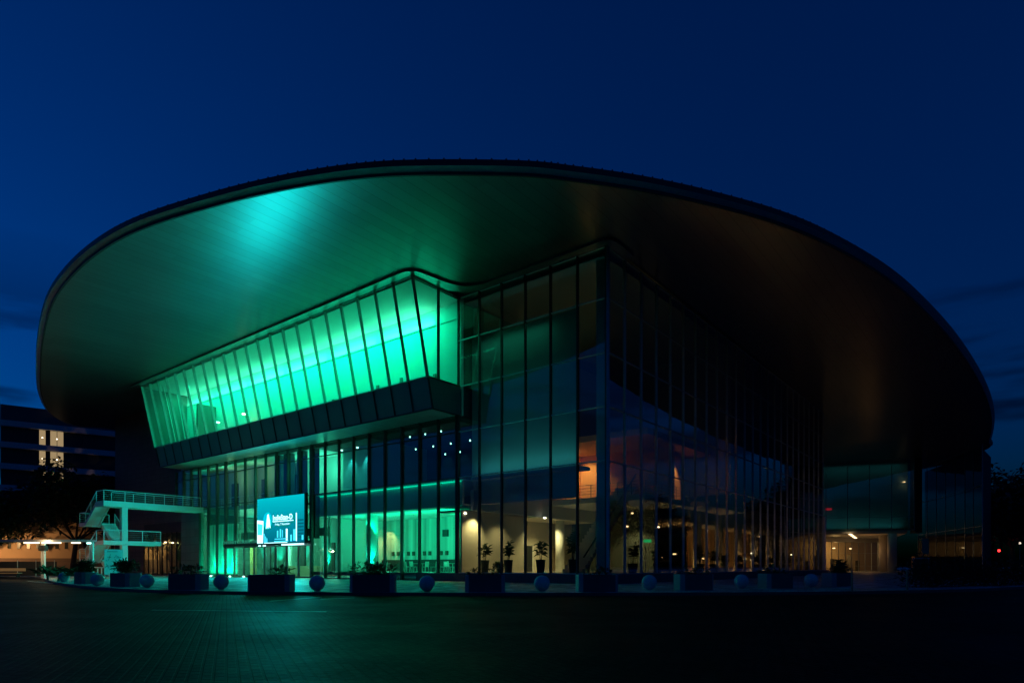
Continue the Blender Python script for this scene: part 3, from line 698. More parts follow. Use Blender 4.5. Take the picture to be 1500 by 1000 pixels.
# entrance hall
for s_ in (33.5, 38.5, 43.5, 48.0, 52.5): point("entrance_light", L(4.2, s_, 3.0), 330, (.15, 1., .55), .4)
for s_ in (36.5, 41.0, 46.0, 51.0, 54.0): spot("uplight", L(7.5, s_, .3), L(9, s_, 5), 1200, (.0, 1, .65), 60)
for s_ in (33, 36.5): point("upper_light", L(2.6, s_, 10.6), 170, (.05, 1., .55), .4)
for s_ in (43.5, 49): point("upper_light", L(1.6, s_, 11.0), 55, (.35, 1., .5), .6)
for s_ in (47.2, 49.2, 51.2): spot("uplight", L(.45, s_, .12), L(1.15, s_, 5.6), 1000, (.0, 1, .5), 65)
area("curtain_light", L(.5, 49.4, .3), 240, GREEN, 5.5, .2, L(1.2, 49.41, 5))
for s_, tgt, p_ in ((51.6, (-8.5, 52.0, 6.2), 850), (47.5, (-.5, 47.0, 7), 120), (43.5, (-.25, 43.3, 3.6), 70), (40.8, (-.25, 40.6, 3.6), 60)):
    r_ = -.9 if s_ > 50 else -1.3
    spot("ground_uplight", L(r_, s_, .16), L(*tgt), p_, (.0, 1., .72), 75, .7, .05)
# corner lobby, warm: lamps throw their light downwards
for (r_, s_, z_, p_, tr, ts) in ((1.9, 12.0, 5.0, 260, 1.2, 13.2), (9.5, 11.4, 5.1, 420, 9.5, 12.6), (18, 8.0, 5.6, 380, 18.6, 8.2), (12.1, 13.0, 5.15, 520, 13.2, 13.6), (4.6, 11.2, 5.1, 130, 4.6, 12)):
    spot("lobby_light", L(r_, s_, z_), L(tr, ts, .6), p_*1.9, (1, .78, .34), 110, .8, .1)
point("lobby_fill", L(5, 6.5, 8.5), 16, (.15, 1, .85), .4)
spot("upper_lamp", L(14.2, 11.2, 11.2), L(16.5, 11.4, 7.6), 1300, (1, .58, .2), 100, .7, .1); spot("upper_lamp", L(18.8, 3.3, 11.0), L(19.2, 4.2, 8.6), 1100, (1, .55, .18), 60, .7, .1)
for k in range(5): spot("lobby_light", L(25.5+k*6.3, 5.9, 5.1), L(24.5+k*5.6, 4.6, .6), 4200, (1, .6, .22), 62, .8, .1)
lay(area("partition_light", L(.6, 7.2, 7.95), 32, (.1, 1., .95), 9.4, .5), DL, (.25*DR.x, .25*DR.y, 1))
lay(area("partition_light", L(.6, 8.6, 17.9), 9, (.05, 1., .6), 6.5, .4), DL, (.3*DR.x, .3*DR.y, -1))  # added lamp with no cove of its own, greening the upper partition
point("hall_glow", L(8, 5, 14.5), 6, (.8, .95, .3), .5); point("hall_glow", L(18, 6, 15.5), 4, (.9, .8, .3), .5); point("hall_glow", L(36, 6, 14), 5, (.95, .7, .3), .5)
# far right court
for k in range(4): spot("court_lamp", (64.8+3.1*k, 123+5.2*k, 7.1), (64.9+3.1*k, 123.1+5.2*k, 0), 40, (1, .48, .15), 120, .8, .2)
for (x, y) in ((69.3, 124.2), (71.2, 129.5)): point("column_fill", (x, y, 4.4), 46, (1, .48, .15), .2)  # unseen points in mid-air, added to light the round columns
point("court_lamp", (75, 149, 5.0), 640, (1, .58, .2), .2); spot("court_lamp", L(57.4, -.9, 7.2), L(57.2, -.6, 0), 40, (1, .5, .18), 80, .8, .1)
lay(area("annex_fill", (65.5, 122.3, 20.6), 32, (.15, .9, 1.), 16, .8), Vector((17.9, -5, 0)).normalized(), (0, 0, -1))  # unseen fill lamps, added to brighten the upper glass box
lay(area("annex_fill", (65.5, 122.6, 8.3), 42, (.15, .9, 1.), 16, .8), Vector((17.9, -5, 0)).normalized(), (0, .1, 1))
# unseen spots added to light the peach wall, in place of canopy light
for x in (-86, -80, -74): spot("peach_wall_fill", (x, 86.0, 4.6), (x-.5, 94, 4.9), 2300, (1, .56, .22), 150, .9, .1)

# small lamps (fittings) as things
def fitting(name, label, p, mat, rad=.09, group=None):
    o = MB().lathe([(rad, -.05), (rad*1.1, -.02), (rad*1.1, .06), (rad*.6, .08)], 12).build(name, mat, None)
    o.location = p; tag(o, label, "ceiling lamp", group); return o
fl = [(L(.85, 12.75, 5.1), 'lamp_white', .13, "bright warm lamp at the edge where green room meets beige lobby"),
      (L(9.5, 11.5, 5.2), 'lamp_white', .11, "warm ceiling lamp beside the white column in the corner lobby"),
      (L(17.4, 7.4, 5.9), 'lamp_warm', .1, "warm wall lamp above the lobby stair handrail"),
      (L(14.2, 11.2, 11.25), 'lamp_white', .1, "warm ceiling lamp in the orange upstairs room"),
      (L(-.9, 41.5, 16.5), 'lamp_white', .16, "yellow lamp glowing inside the green gallery"),
      (L(-.9, 46.8, 16.4), 'lamp_green', .2, "pale green lamp near the dim end of the gallery")]
for p, m_, rd, lb in fl: fitting("ceiling_lamp", lb, p, M[m_], rd)
k_ = 0
for row, (r_, z_, ss) in enumerate(((1.3, 11.75, (13.9, 15.7, 17.5, 19.3)), (2.6, 11.0, (13.8, 15.9, 17.9, 20.0)), (3.8, 10.5, (14.2, 16.0, 17.7)))):
    for s_ in ss:
        fitting("hall_spotlight", "small cool spotlight under the dark upper hall ceiling below the gallery box", L(r_, s_, z_), M['lamp_green'], .045, "spotlights in the dark upper hall")
for s_ in (25, 27.3, 29.6): fitting("room_downlight", "small downlight in the ceiling of the teal upper room", L(2.2, s_, 11.93), M['lamp_green'], .09, "downlights of the teal upper room")
for k in range(5): fitting("lobby_downlight", "warm ceiling light deep in the lobby behind the dark right facade", L(25.5+k*6.3, 7.5, 5.2), M['lamp_warm'], .12, "ceiling lights of the right lobby")
gl = random.Random(12)  # added light points; some stand in for street lights mirrored in the glass
for k in range(16): fitting("lobby_light", "tiny warm light, some standing for reflected street lights, inside the dark right facade", L(9+k*2.9+gl.uniform(-.8, .8), gl.uniform(3.0, 8.0), gl.choice((1.9, 2.3, 2.6, 4.4, 4.9))), M[gl.choice(('lamp_warm', 'lamp_white'))], gl.uniform(.08, .15), "tiny lights in the right lobby")
for k in range(4): fitting("court_downlight", "warm downlight in the slanting row under the entrance court ceiling", (64.8+3.1*k, 123+5.2*k, 7.2), M['lamp_warm'], .28, "downlights in the entrance court")
fitting("annex_lamp", "single warm lamp high inside the glazed upper box of the court", (at(1330, 119.3).x, 119.6+.9, 1.1+124*120/F), M['lamp_warm'], .22)
an = MB().box(-.6, .6, -.05, .05, -.2, .2).build("exit_sign", emit("exit_red", (1., .03, .05), .7)); an.location = (at(1214, 123.5).x, 123.6, 1.1+84*123/F); tag(an, "small red lit sign inside the glazed upper box of the court", "exit sign")
for k, (r_, s_) in enumerate(((-.9, 51.6), (-1.3, 47.5), (-1.3, 43.5), (-1.3, 40.8))):
    fitting("ground_light", ["green ground light at the foot of the outdoor stair", "green ground light before the bright curtain", "green ground light before the left entrance door", "green ground light before the second entrance door"][k], L(r_, s_, .06), M['lamp_green'], .09)
for k in range(3): fitting("court_pendant", "warm lamp glowing behind the entrance court glazing", (70+k*4.4, 147.5+k, 5.4-.1*k), M['lamp_warm'], .25, "lamps behind the court glazing")
for s_, lb in ((47.2, "outer"), (51.2, "inner")): pass
# ------------------------------------------------------------------ LED screen on the facade
SW, SH = 8.05, 4.45
scr = empty("video_screen", L(-.62, 35.43, 3.33), ANG+R(-90), "large bright cyan video screen hung above the entrance doors", "video screen")
# local x: from left to right as seen from outside (towards -s), y: into the building, z up
mb = MB(); mb.box(-SW/2-.08, SW/2+.08, .06, .34, -.06, SH+.08); mb.build("screen_housing", M['steel_dark'], scr)
def screen_bg():
    m, nt, b, o = newmat("screen_picture"); nt.nodes.remove(b)
    tc = N(nt, "ShaderNodeTexCoord"); sp = N(nt, "ShaderNodeSeparateXYZ"); nt.links.new(tc.outputs["Object"], sp.inputs[0])
    mr = N(nt, "ShaderNodeMapRange"); mr.inputs["From Max"].default_value = SH; nt.links.new(sp.outputs["Z"], mr.inputs["Value"])
    cr = N(nt, "ShaderNodeValToRGB"); e = cr.color_ramp.elements
    e[0].color = (.0, .10, .16, 1); e[0].position = 0; e[1].color = (.0, .36, .42, 1); e[1].position = 1
    x = e.new(.45); x.color = (0, .19, .25, 1)
    nt.links.new(mr.outputs[0], cr.inputs[0])
    em = N(nt, "ShaderNodeEmission"); em.inputs[1].default_value = 1.5; nt.links.new(cr.outputs[0], em.inputs[0]); nt.links.new(em.outputs[0], o.inputs["Surface"])
    return m
MB().face([(-SW/2, .0, 0), (SW/2, .0, 0), (SW/2, .0, SH), (-SW/2, .0, SH)]).build("screen_face", screen_bg(), scr)
W1 = emit("screen_white", (.5, 1., 1.), 2.2); W2 = emit("screen_cyan", (.05, .75, .95), 1.4); W3 = emit("screen_deep", (.0, .12, .17), 1.0)
def sx(u): return -SW/2+u*SW
def shape(pts, name, mat, y=-.006):
    return MB().face([(sx(u), y, v*SH) for u, v in pts]).build(name, mat, scr)
glow = emit("screen_halo", (.0, .6, .8), 1.1)
shape([(.17+.10*math.sin(t*math.pi/8)*1.0+.065, .50+.19*math.cos(t*math.pi/8)) for t in range(16)], "graphic_halo", glow, -.003)
shape([(.20, .32), (.23, .36), (.245, .33), (.265, .37), (.30, .33), (.285, .50), (.26, .64), (.235, .64), (.215, .50)], "graphic_rocket", W1)
shape([(.0, .01), (.13, .01), (.145, .50), (.0, .53)], "graphic_card", W1); shape([(.012, .20), (.115, .19), (.125, .42), (.012, .45)], "graphic_card_picture", W2, -.010)
def q(u0, u1, v0, v1, y=-.006): mb.face([(sx(u0), y, v0*SH), (sx(u1), y, v0*SH), (sx(u1), y, v1*SH), (sx(u0), y, v1*SH)])
for (u0, u1, v0, v1) in ((.15, .17, .02, .22), (.18, .20, .02, .16), (.21, .23, .02, .12), (.44, .47, .12, .27), (.50, .53, .12, .30), (.55, .565, .12, .28), (.72, .755, .03, .17), (.39, .67, .08, .10), (.38, .68, .03, .05), (.78, .84, .04, .28), (.95, .985, .05, .15)):
    mb = MB(); q(u0, u1, v0, v1); mb.build("graphic_tower", W2, scr)
mb = MB(); q(.835, .855, .03, .62); q(.63, .665, .05, .30); q(.345, .785, .462, .478); q(.16, .66, .005, .018); mb.build("graphic_lines", W1, scr)
mb = MB(); q(.54, 1.0, -.055, -.02, -.02); q(.03, .09, -.06, -.03, -.02); q(.13, .20, -.06, -.03, -.02); mb.build("graphic_ticker", W1, scr)
mb = MB()
for k in range(6): q(.87, .99, .1+.07*k, .13+.07*k, -.005)
mb.build("graphic_bars", W3, scr)
for txt, size, u, v, spc in (("IndieStan-D", .70, .56, .50, 1.0), ("Friday, 7 November", .30, .555, .385, 1.05)):
    t = text_mesh(txt, size, "screen_text", W1, scr, 0, 'CENTER', spc)
    t.rotation_euler = (R(90), 0, 0); t.location = (sx(u), -.012, v*SH)
    wd = t.dimensions.x; bpy.context.view_layer.update(); wd = max(v_.co.x for v_ in t.data.vertices)-min(v_.co.x for v_ in t.data.vertices)
    t.scale = ((.41 if size > .5 else .31)*SW/wd, 1, 1)
scr_l = area("screen_glow", L(-.9, 35.4, 5.6), 2150, (.0, .88, .9), 7.5, 4)
xa = -DL; zc = DR; scr_l.rotation_euler = Matrix((xa, zc.cross(xa), zc)).transposed().to_euler()
# lettering standing on the door beam
sg = text_mesh("UNIVERSITY CULTURAL CENTRE", .46, "sign_lettering", plain("letter_paint", (.7, .69, .64), .5, 0), None, .03, 'LEFT', 1.0)
wd = max(v.co.x for v in sg.data.vertices)-min(v.co.x for v in sg.data.vertices)
sg.matrix_world = Matrix.Translation(L(-.30, 46.9, 3.46)) @ Matrix.Rotation(ANG-R(90), 4, 'Z') @ Matrix.Rotation(R(90), 4, 'X') @ Matrix.Diagonal((7.6/wd, 1, 1, 1))
tag(sg, "pale metal letters UNIVERSITY CULTURAL CENTRE standing above the entrance doors", "sign")

# ------------------------------------------------------------------ furniture inside the green room
def make_chair():
    o = empty("cafe_chair", (0,0,0), 0, "white plastic chair in the green ground floor room", "chair", "white chairs in the green room")
    MB().box(-.22, .22, -.22, .22, .42, .46).build("seat", M['chair'], o)
    MB().hexa([(-.21,.19,.47),(.21,.19,.47),(.21,.22,.47),(-.21,.22,.47),(-.20,.26,.9),(.20,.26,.9),(.20,.29,.9),(-.20,.29,.9)]).build("backrest", M['chair'], o)
    for a in (-1, 1):
        for b in (-1, 1): MB().tube((.19*a, .19*b, .42), (.23*a, .23*b, 0), .022, .015, 6).build("leg", M['chair'], o)
    return o
def make_table():
    o = empty("cafe_table", (0,0,0), 0, "white table in the green ground floor room", "table", "white tables in the green room")
    MB().lathe([(.55, .71), (.56, .725), (.55, .74)], 24).build("tabletop", M['chair'], o)
    MB().tube((0,0,.03), (0,0,.71), .04, n=8).build("pedestal", M['chair'], o); MB().lathe([(.3, 0), (.28, .03)], 16).build("base", M['chair'], o)
    return o
ch0 = make_chair(); tb0 = make_table(); first = True
for i, (r_, s_) in enumerate(((3.2, 15.2), (4.6, 17.6), (3.0, 19.6), (4.8, 22.0), (3.4, 25.0), (4.4, 27.6), (3.0, 29.6))):
    t = tb0 if i == 0 else copy_tree(tb0); t.location = L(r_, s_, .62)
    for k in range(2 if i % 2 else 3):
        a = rnd.uniform(0, 6.28) + k*2.1
        c = ch0 if first else copy_tree(ch0); first = False
        p = L(r_, s_, .62)+Vector((math.cos(a)*.95, math.sin(a)*.95, 0)); c.location = p; c.rotation_euler = (0, 0, a-math.pi/2)
pic = None
for k in range(9):
    s_ = 19.8 if k == 0 else 22.1+((k-1)//2)*2.25+(k % 2-.5)*.75; lb = "small dark framed picture in the row on the green back wall"
    o = MB().box(8.06, 8.19, -.15, .15, -.2, .2).build("wall_picture", M['fabric_art']); o.location = L(0, s_, 2.35); o.rotation_euler = (0, 0, ANG); tag(o, lb, "picture", "small pictures on the green wall")
o = MB().box(8.06, 8.19, -.35, .35, -.32, .32).build("wall_sign", M['black']); o.location = L(0, 21.9, 4.2); o.rotation_euler = (0, 0, ANG); tag(o, "single dark notice high on the green wall above the picture row", "notice")
for k, (s_, z_) in enumerate(((19.0, 16.0), (21.9, 15.9), (24.5, 15.6), (28.0, 15.7), (31.4, 15.8), (15.2, 15.6))):
    o = MB().box(.02, .13, -.14, .14, -.3, .3).build("wall_panel", M['green_wall']); o.location = L(0, s_, z_); o.rotation_euler = (0, 0, ANG); tag(o, "small grey service panel on the bright green gallery wall", "wall panel", "panels on the gallery wall")

# ------------------------------------------------------------------ plants
def leaf(mb, p, d, ln, wd, rng, mi=0):
    d = d.normalized(); s_ = d.cross(Vector((0,0,1)));
    if s_.length < .1: s_ = Vector((1,0,0))
    s_ = s_.normalized()*wd/2; m_ = p+d*ln*.5+Vector((0,0,ln*.06)); e = p+d*ln-Vector((0,0,ln*.18))
    mb.face([p, m_-s_, e], mi); mb.face([p, e, m_+s_], mi)
def potted(p, h, label, seed, style=0, group=None, pot=(.28, .55), name="potted_plant"):
    g = random.Random(seed); o = empty(name, p, g.uniform(0, 6), label, "plant", group)
    MB().lathe([(pot[0]*.75, 0), (pot[0], pot[1]*.95), (pot[0]*1.06, pot[1]), (pot[0]*.9, pot[1]), (pot[0]*.85, pot[1]-.06)], 18).build("pot", M['pot'], o, True)
    st = MB(); lf = MB()
    for k in range(5 if style else 3):
        a = g.uniform(0, 6.28); top = Vector((math.cos(a)*.18, math.sin(a)*.18, pot[1]+h*g.uniform(.55, .8))); b = Vector((math.cos(a)*.05, math.sin(a)*.05, pot[1]-.05))
        st.tube(b, top, .022, .012, 5)
        for q_ in range(26):
            t = g.uniform(.35, 1.05); pp = b.lerp(top, t); an = g.uniform(0, 6.28); el_ = g.uniform(-.3, .9)
            leaf(lf, pp, Vector((math.cos(an), math.sin(an), el_)), g.uniform(.28, .5)*(1 if style else 1.3), g.uniform(.1, .2), g)
    st.build("stem", M['bark'], o); lf.build("leaves", M['leaf'], o); return o
for k, (r_, s_, h, lb) in enumerate(((1.5, 11.3, 1.5, "leafy plant in dark pot left of the beige lobby pillar"), (1.3, 8.9, 1.7, "tall dim plant in a pot between first two lobby mullions"),
                                (1.3, 6.0, 1.9, "bushy potted plant in front of the lit lobby door"), (1.3, 3.3, 2.3, "tallest palm-like potted plant beside the glass corner"))):
    potted(L(r_, s_, .62), h, lb, 20+k, k % 2, None, (.34, .95))
potted(L(2.3, 10.5, .62), .45, "low spreading plant on the floor beside the lobby pillar", 33, 1, None, (.3, .35))
for k in range(12):
    potted(L(6.0+k*3.9+rnd.uniform(-.6, .6), 1.3+rnd.uniform(-.2, .5), .62), rnd.uniform(.9, 2.0), "potted plant in the row just inside the dark right facade", 50+k, k % 2, "plants behind the right facade", (.36, .7))
def shrub_leaves(mb, c, rx, ry, rz, n, g, ln=(.16, .34)):
    for _ in range(n):
        u = Vector((g.gauss(0, 1), g.gauss(0, 1), g.gauss(0, 1))).normalized()*(g.random()**.45)
        p = c+Vector((u.x*rx, u.y*ry, u.z*rz)); d = Vector((u.x+g.uniform(-.6, .6), u.y+g.uniform(-.6, .6), u.z*.6+g.uniform(-.2, .8)))
        leaf(mb, p, d, g.uniform(*ln), g.uniform(.05, .13), g)

# ------------------------------------------------------------------ kerb furniture: balls and planters
def at_pave(px, py): d = CAMZ*F/(py-HY); return Vector(((px-750)/F*d, d, 0))
balls = [(94, 852, "small"), (143, 858, ""), (215.5, 860, ""), (324, 862.5, ""), (464.5, 865, ""), (625.5, 866, ""), (794, 865.5, ""), (951, 863.5, ""), (1086, 861.5, ""), (1188, 859, "")]
blab = ["round stone bollard nearest the lit canopy and palms", "round stone bollard beside the poster at the stair foot", "round stone bollard standing in front of the white stair column",
        "round stone bollard left of the planter facing the video screen", "round stone bollard before the entrance doors under the screen edge", "round stone bollard in front of the end of the dark plinth",
        "round stone bollard in front of the warm lit corner lobby", "round stone bollard just right of the glass corner", "round stone bollard in front of the middle of the right facade", "round stone bollard before the far end of the right facade"]
prof = [(.12, 0)]+[(.35*math.sin(t), .36-.35*math.cos(t)) for t in [R(a) for a in range(25, 180, 11)]]+[(.01, .71)]
b0 = MB().lathe(prof, 28).build("stone_bollard", M['stone_ball'], None, True)
for i, (px, py, _) in enumerate(balls):
    o = b0 if i == 0 else b0.copy()
    if i: col.objects.link(o)
    p = at_pave(px, py); o.location = p; o.rotation_euler = (0, 0, i*1.3); tag(o, blab[i], "bollard", "round stone bollards along the kerb")
def planter_mesh(w_, d_, h_, c_=.16):
    x, y = w_/2, d_/2
    poly = [(-x+c_, -y), (x-c_, -y), (x, -y+c_), (x, y-c_), (x-c_, y), (-x+c_, y), (-x, y-c_), (-x, -y+c_)]
    mb = MB(); n = len(poly); t_ = .09
    inn = [(p[0]*(1-t_/x), p[1]*(1-t_/y)) for p in poly]
    for i in range(n):
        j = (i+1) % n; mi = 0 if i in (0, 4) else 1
        a, b = poly[i], poly[j]; ia, ib = inn[i], inn[j]
        mb.face([(*a, 0), (*b, 0), (*b, h_), (*a, h_)], mi); mb.face([(*a, h_), (*b, h_), (*ib, h_), (*ia, h_)], mi); mb.face([(*ib, h_-.1), (*ia, h_-.1), (*ia, h_), (*ib, h_)], mi)
    return mb, inn
planters = [(119, 855, 1.7, 40, "planter box of palms beside the canopy post", 1.0), (177, 859, 1.75, 30, "planter box with small bush below the poster", .8), (269, 863.5, 1.75, 12, "dark planter box in front of the grey stone pier", .25),
            (392, 866, 1.9, 4, "dark planter box below the video screen", .1), (543.5, 867, 1.9, 0, "dark planter box with twiggy plants before the green room", .45), (710, 867, 1.7, -2, "dark planter box before the beige lobby pillar", .1),
            (876, 866.5, 1.75, -8, "dark planter box in front of the glass corner", .1), (1020, 864, 1.75, -16, "dark planter box between two bollards right of the corner", .1), (1141, 861.5, 1.75, -24, "dark planter box before the far half of the right facade", .1),
            (1232, 858.5, 1.75, -30, "last dark planter box near the court at the end", .35)]
for i, (px, py, w_, dg, lb, lf) in enumerate(planters):
    p = at_pave(px, py); ang = R(-dg)+0; 
    o = empty("planter_box", p+Vector((0, .45, 0)), -math.atan2((px-750), F)*0+R(-dg if px < 600 else -dg), lb, "planter", "planter boxes along the kerb")
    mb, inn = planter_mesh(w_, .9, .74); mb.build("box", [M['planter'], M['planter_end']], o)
    MB().face([(*q_, .66) for q_ in inn]).build("soil", M['soil'], o)
    g = random.Random(100+i); m_ = MB(); stm = MB()
    for k in range(int(6+lf*14)):
        c = Vector((g.uniform(-w_/2+.2, w_/2-.2), g.uniform(-.25, .25), .66)); hh = g.uniform(.08, .2)+lf*g.uniform(.15, .42)
        stm.tube(c, c+Vector((g.uniform(-.1, .1), g.uniform(-.1, .1), hh)), .012, .006, 4)
        shrub_leaves(m_, c+Vector((0, 0, hh)), .2, .2, .16+lf*.1, int(10+lf*26), g)
    sh = empty("planter_shrub", o.location.copy(), o.rotation_euler.z, ("sparse plants in " if lf < .3 else "leafy shrub growing in ")+lb, "shrub", "plants in the planter boxes")
    m_.build("leaves", M['leaf'], sh); stm.build("stems", M['bark'], sh)

# ------------------------------------------------------------------ trees
def tree(name, label, x, y, h, cr_, n, seed, mat='leaf_dark', low=.35, group=None, leafs=(.5, 1.0), dens=1.0, cat="tree"):
    g = random.Random(seed); o = empty(name, (x, y, 0), 0, label, cat, group)
    t = MB(); tips = []
    trunk_top = Vector((g.uniform(-.4, .4), g.uniform(-.4, .4), h*low)); t.tube((0,0,-.05), trunk_top, h*.028, h*.02, 9)
    for k in range(7):
        a = k*.9+g.uniform(-.3, .3); e = trunk_top+Vector((math.cos(a)*cr_*.55, math.sin(a)*cr_*.55, h*g.uniform(.18, .42))); t.tube(trunk_top*.9, e, h*.012, h*.004, 6); tips.append(e)
        for q_ in range(2):
            e2 = e+Vector((g.uniform(-1, 1)*cr_*.35, g.uniform(-1, 1)*cr_*.35, g.uniform(.02, .18)*h)); t.tube(e, e2, h*.005, h*.002, 5); tips.append(e2)
    t.build("trunk", M['bark'], o)
    c = MB()
    lobes = [(tp, g.uniform(.22, .42)*cr_) for tp in tips]
    for _ in range(n):
        tp, lr = g.choice(lobes); u = Vector((g.gauss(0, 1), g.gauss(0, 1), g.gauss(0, .75))).normalized()*(g.random()**.4)*lr
        p = tp+u; d = Vector((g.gauss(0, 1), g.gauss(0, 1), g.gauss(0, .7)))
        leaf(c, p, d, g.uniform(*leafs), g.uniform(*leafs)*.55, g)
    c.build("crown", M[mat], o); return o
tree("broad_tree", "dark spreading tree in front of the lit hotel windows", -75, 88, 11.6, 8.5, 9000, 1, low=.36, leafs=(.5, 1.1))
tree("broad_tree", "dark tree behind the white outdoor stair", -63.0, 92, 14.0, 8.0, 8000, 2, low=.36, leafs=(.5, 1.1))
tree("broad_tree", "low dark tree overhanging the peach building at the frame edge", -86, 92, 11.0, 7.0, 6000, 5, low=.36, leafs=(.5, 1.1))
tree("roadside_tree", "dark tree beyond the glass wing at the right edge", 117, 150, 22, 13, 7000, 3, low=.28, leafs=(1.0, 2.2))
tree("roadside_tree", "tallest dark tree at the right edge of the view", 133, 158, 29, 15, 8000, 4, low=.28, leafs=(1.0, 2.2))
for k, (x, y, h) in enumerate(((84, 62, 14), (96, 76, 16), (100, 48, 13), (112, 92, 19), (92, 32, 13), (112, 62, 17))):
    tree("roadside_tree", "dark roadside tree across the street to the right of the theatre", x, y, h, 8.5, 3000, 40+k, low=.25, group="trees across the street", leafs=(1.0, 2.0))

tree("roadside_tree", "full dark tree nearest the red traffic light, cut by the frame edge", 103, 126, 20, 13, 8000, 61, low=.25, leafs=(1.0, 2.0))
# hedge at the right in front of the court
g = random.Random(9); hd = MB(); core = MB()
for k in range(34):
    t = k/33; x = 21.0+t*16; y = 33.8+t*7.5; hh = 1.15+.35*math.sin(k*1.7)+g.uniform(-.1, .2)
    shrub_leaves(hd, Vector((x, y, hh*.5)), .75, .75, hh*.62, 240, g, (.14, .32))
tag(hd.build("hedge", M['leaf_dark']), "long dark clipped hedge in the shade right of the court", "hedge")
ps = potted(at_pave(1262, 859)+Vector((0, 2.2, 0)), 1.0, "bushy plant in a pot in front of the lit entrance court", 77, 1, None, (.42, .6))
for i, (px, py, lb) in enumerate(((1248, 868, "thin wooden post standing left of the bushy potted plant"), (1329, 867, "thin wooden post standing near the hedge end"))):
    p = at_pave(px, py-2); o = MB().tube((0,0,0), (0,0,.95), .045, .04, 8).build("marker_post", M['wood']); o.location = p; tag(o, lb, "post", "thin posts near the court")

# ------------------------------------------------------------------ white outdoor stair and bridge
sr = empty("outdoor_stair", L(-8, 53, 0), ANG, "white concrete outdoor stair with bridge and tube railings", "stair")
def lp(r, s, z): return (r+8, s-53, z)
def slab(name, r0, r1, s0, s1, z, th_=.42, mat='paint_white'): return MB().box(r0+8, r1+8, s0-53, s1-53, z-th_, z).build(name, M[mat], sr)
def flight(r0, r1, s0, s1, z0, z1):
    mb = MB(); n = 12
    for i in range(n):
        a = s0+(s1-s0)*i/n; b = s0+(s1-s0)*(i+1)/n; z = z0+(z1-z0)*(i+.5)/n
        lo, hi = min(a, b), max(a, b); mb.box(r0+8+.02, r1+8-.02, lo-53, hi-53, z-.12, z)
    for rr0, rr1 in ((r0, r0+.12), (r1-.12, r1), (r0+.13, r1-.13)):
        d_ = .42 if rr1-rr0 < .2 else .30
        mb.hexa([lp(rr0, s0, z0-d_), lp(rr1, s0, z0-d_), lp(rr1, s1, z1-d_), lp(rr0, s1, z1-d_), lp(rr0, s0, z0-.09), lp(rr1, s0, z0-.09), lp(rr1, s1, z1-.09), lp(rr0, s1, z1-.09)])
    mb.build("stair_flight", M['paint_white'], sr)
def railing(pts, h=1.05, step=2.0, infill=4):
    mb = MB(); pts = [Vector(lp(*p)) for p in pts]; up = Vector((0, 0, 1))
    for i in range(len(pts)-1):
        a, b = pts[i], pts[i+1]; n = max(1, round((b-a).length/step))
        mb.bar(a+up*h, b+up*h, .07, .07)
        for k in range(1, infill+1): mb.bar(a+up*h*k/(infill+1), b+up*h*k/(infill+1), 0.012, .012)
        for k in range(n+(1 if i == len(pts)-2 else 0)):
            q_ = a.lerp(b, k/n); mb.bar(q_, q_+up*(h-.03), .06, .06)
    mb.build("railing", M['rail'], sr)
ZB, ZA, ZM, ZC = 7.69, 5.7, 3.7, 1.85
slab("bridge_deck", -10.1, -.1, 51.6, 53.6, ZB, .55)
flight(-10.1, -8.75, 53.62, 56.6, ZB, ZA); slab("landing", -10.1, -7.2, 56.62, 58.3, ZA, .38)
flight(-8.6, -7.25, 56.6, 53.62, ZA, ZM); slab("landing", -10.1, -4.6, 51.6, 53.6, ZM, .42)
flight(-10.1, -8.75, 53.62, 56.6, ZM, ZC); slab("landing", -10.1, -7.2, 56.62, 58.3, ZC, .38)
flight(-8.6, -7.25, 56.6, 53.9, ZC, .12)
railing([(-.4, 51.65, ZB), (-10.05, 51.65, ZB), (-10.05, 53.6, ZB), (-10.05, 56.6, ZA), (-10.05, 58.25, ZA), (-7.25, 58.25, ZA)])
railing([(-.4, 53.5, ZB), (-8.7, 53.5, ZB)])
railing([(-4.65, 51.65, ZM), (-10.05, 51.65, ZM), (-10.05, 53.6, ZM), (-10.05, 56.6, ZC), (-10.05, 58.25, ZC), (-7.25, 58.25, ZC)])
railing([(-7.3, 56.6, ZA), (-7.3, 53.6, ZM)])
MB().box(-8.3+8, -7.75+8, 51.9-53, 52.5-53, 0, ZB-.56).build("column", M['paint_white'], sr)
MB().box(-8.62+8, -8.72+8, 53.7-53, 56.5-53, 3.3, 5.2).build("stair_web", M['paint_white'], sr) if False else None

# cafe glazing under the bridge on the end wall
cg = empty("glazed_cafe", L(.2, 62.5, 0), ANG, "dim glazed cafe front under the bridge with warm lamps inside", "shop front")
MB().box(.0, .06, -5.2, 5.4, 5.2, 6.4).build("canopy_board", M['steel_dark'], cg)
mb = MB()
for k in range(9): mb.box(-.08, .02, -5.1+k*1.3, -4.98+k*1.3, .02, 5.2)
mb.build("frame", M['steel_dark'], cg)
for k in range(8): MB().face([(-.02, -4.98+k*1.3, .05), (-.02, -3.8+k*1.3, .05), (-.02, -3.8+k*1.3, 5.1), (-.02, -4.98+k*1.3, 5.1)]).build("glass_pane", M['glass'], cg)
mb = MB(); 
for k in range(8): mb.box(.03, .06, -4.9+k*1.3, -3.95+k*1.3, .1, 3.2+.5*math.sin(k*2))
mb.build("inner_panel", plain("cafe_interior", (.3, .17, .09), .7, 0, .5, 1.2), cg)
for k in range(4):
    fitting("cafe_lamp", "warm lamp in the row inside the cafe front under the bridge", L(-.1, 59.2+k*1.9, 3.9+.1*(k % 2)), M['lamp_warm'], .12, "lamps of the cafe front"); 
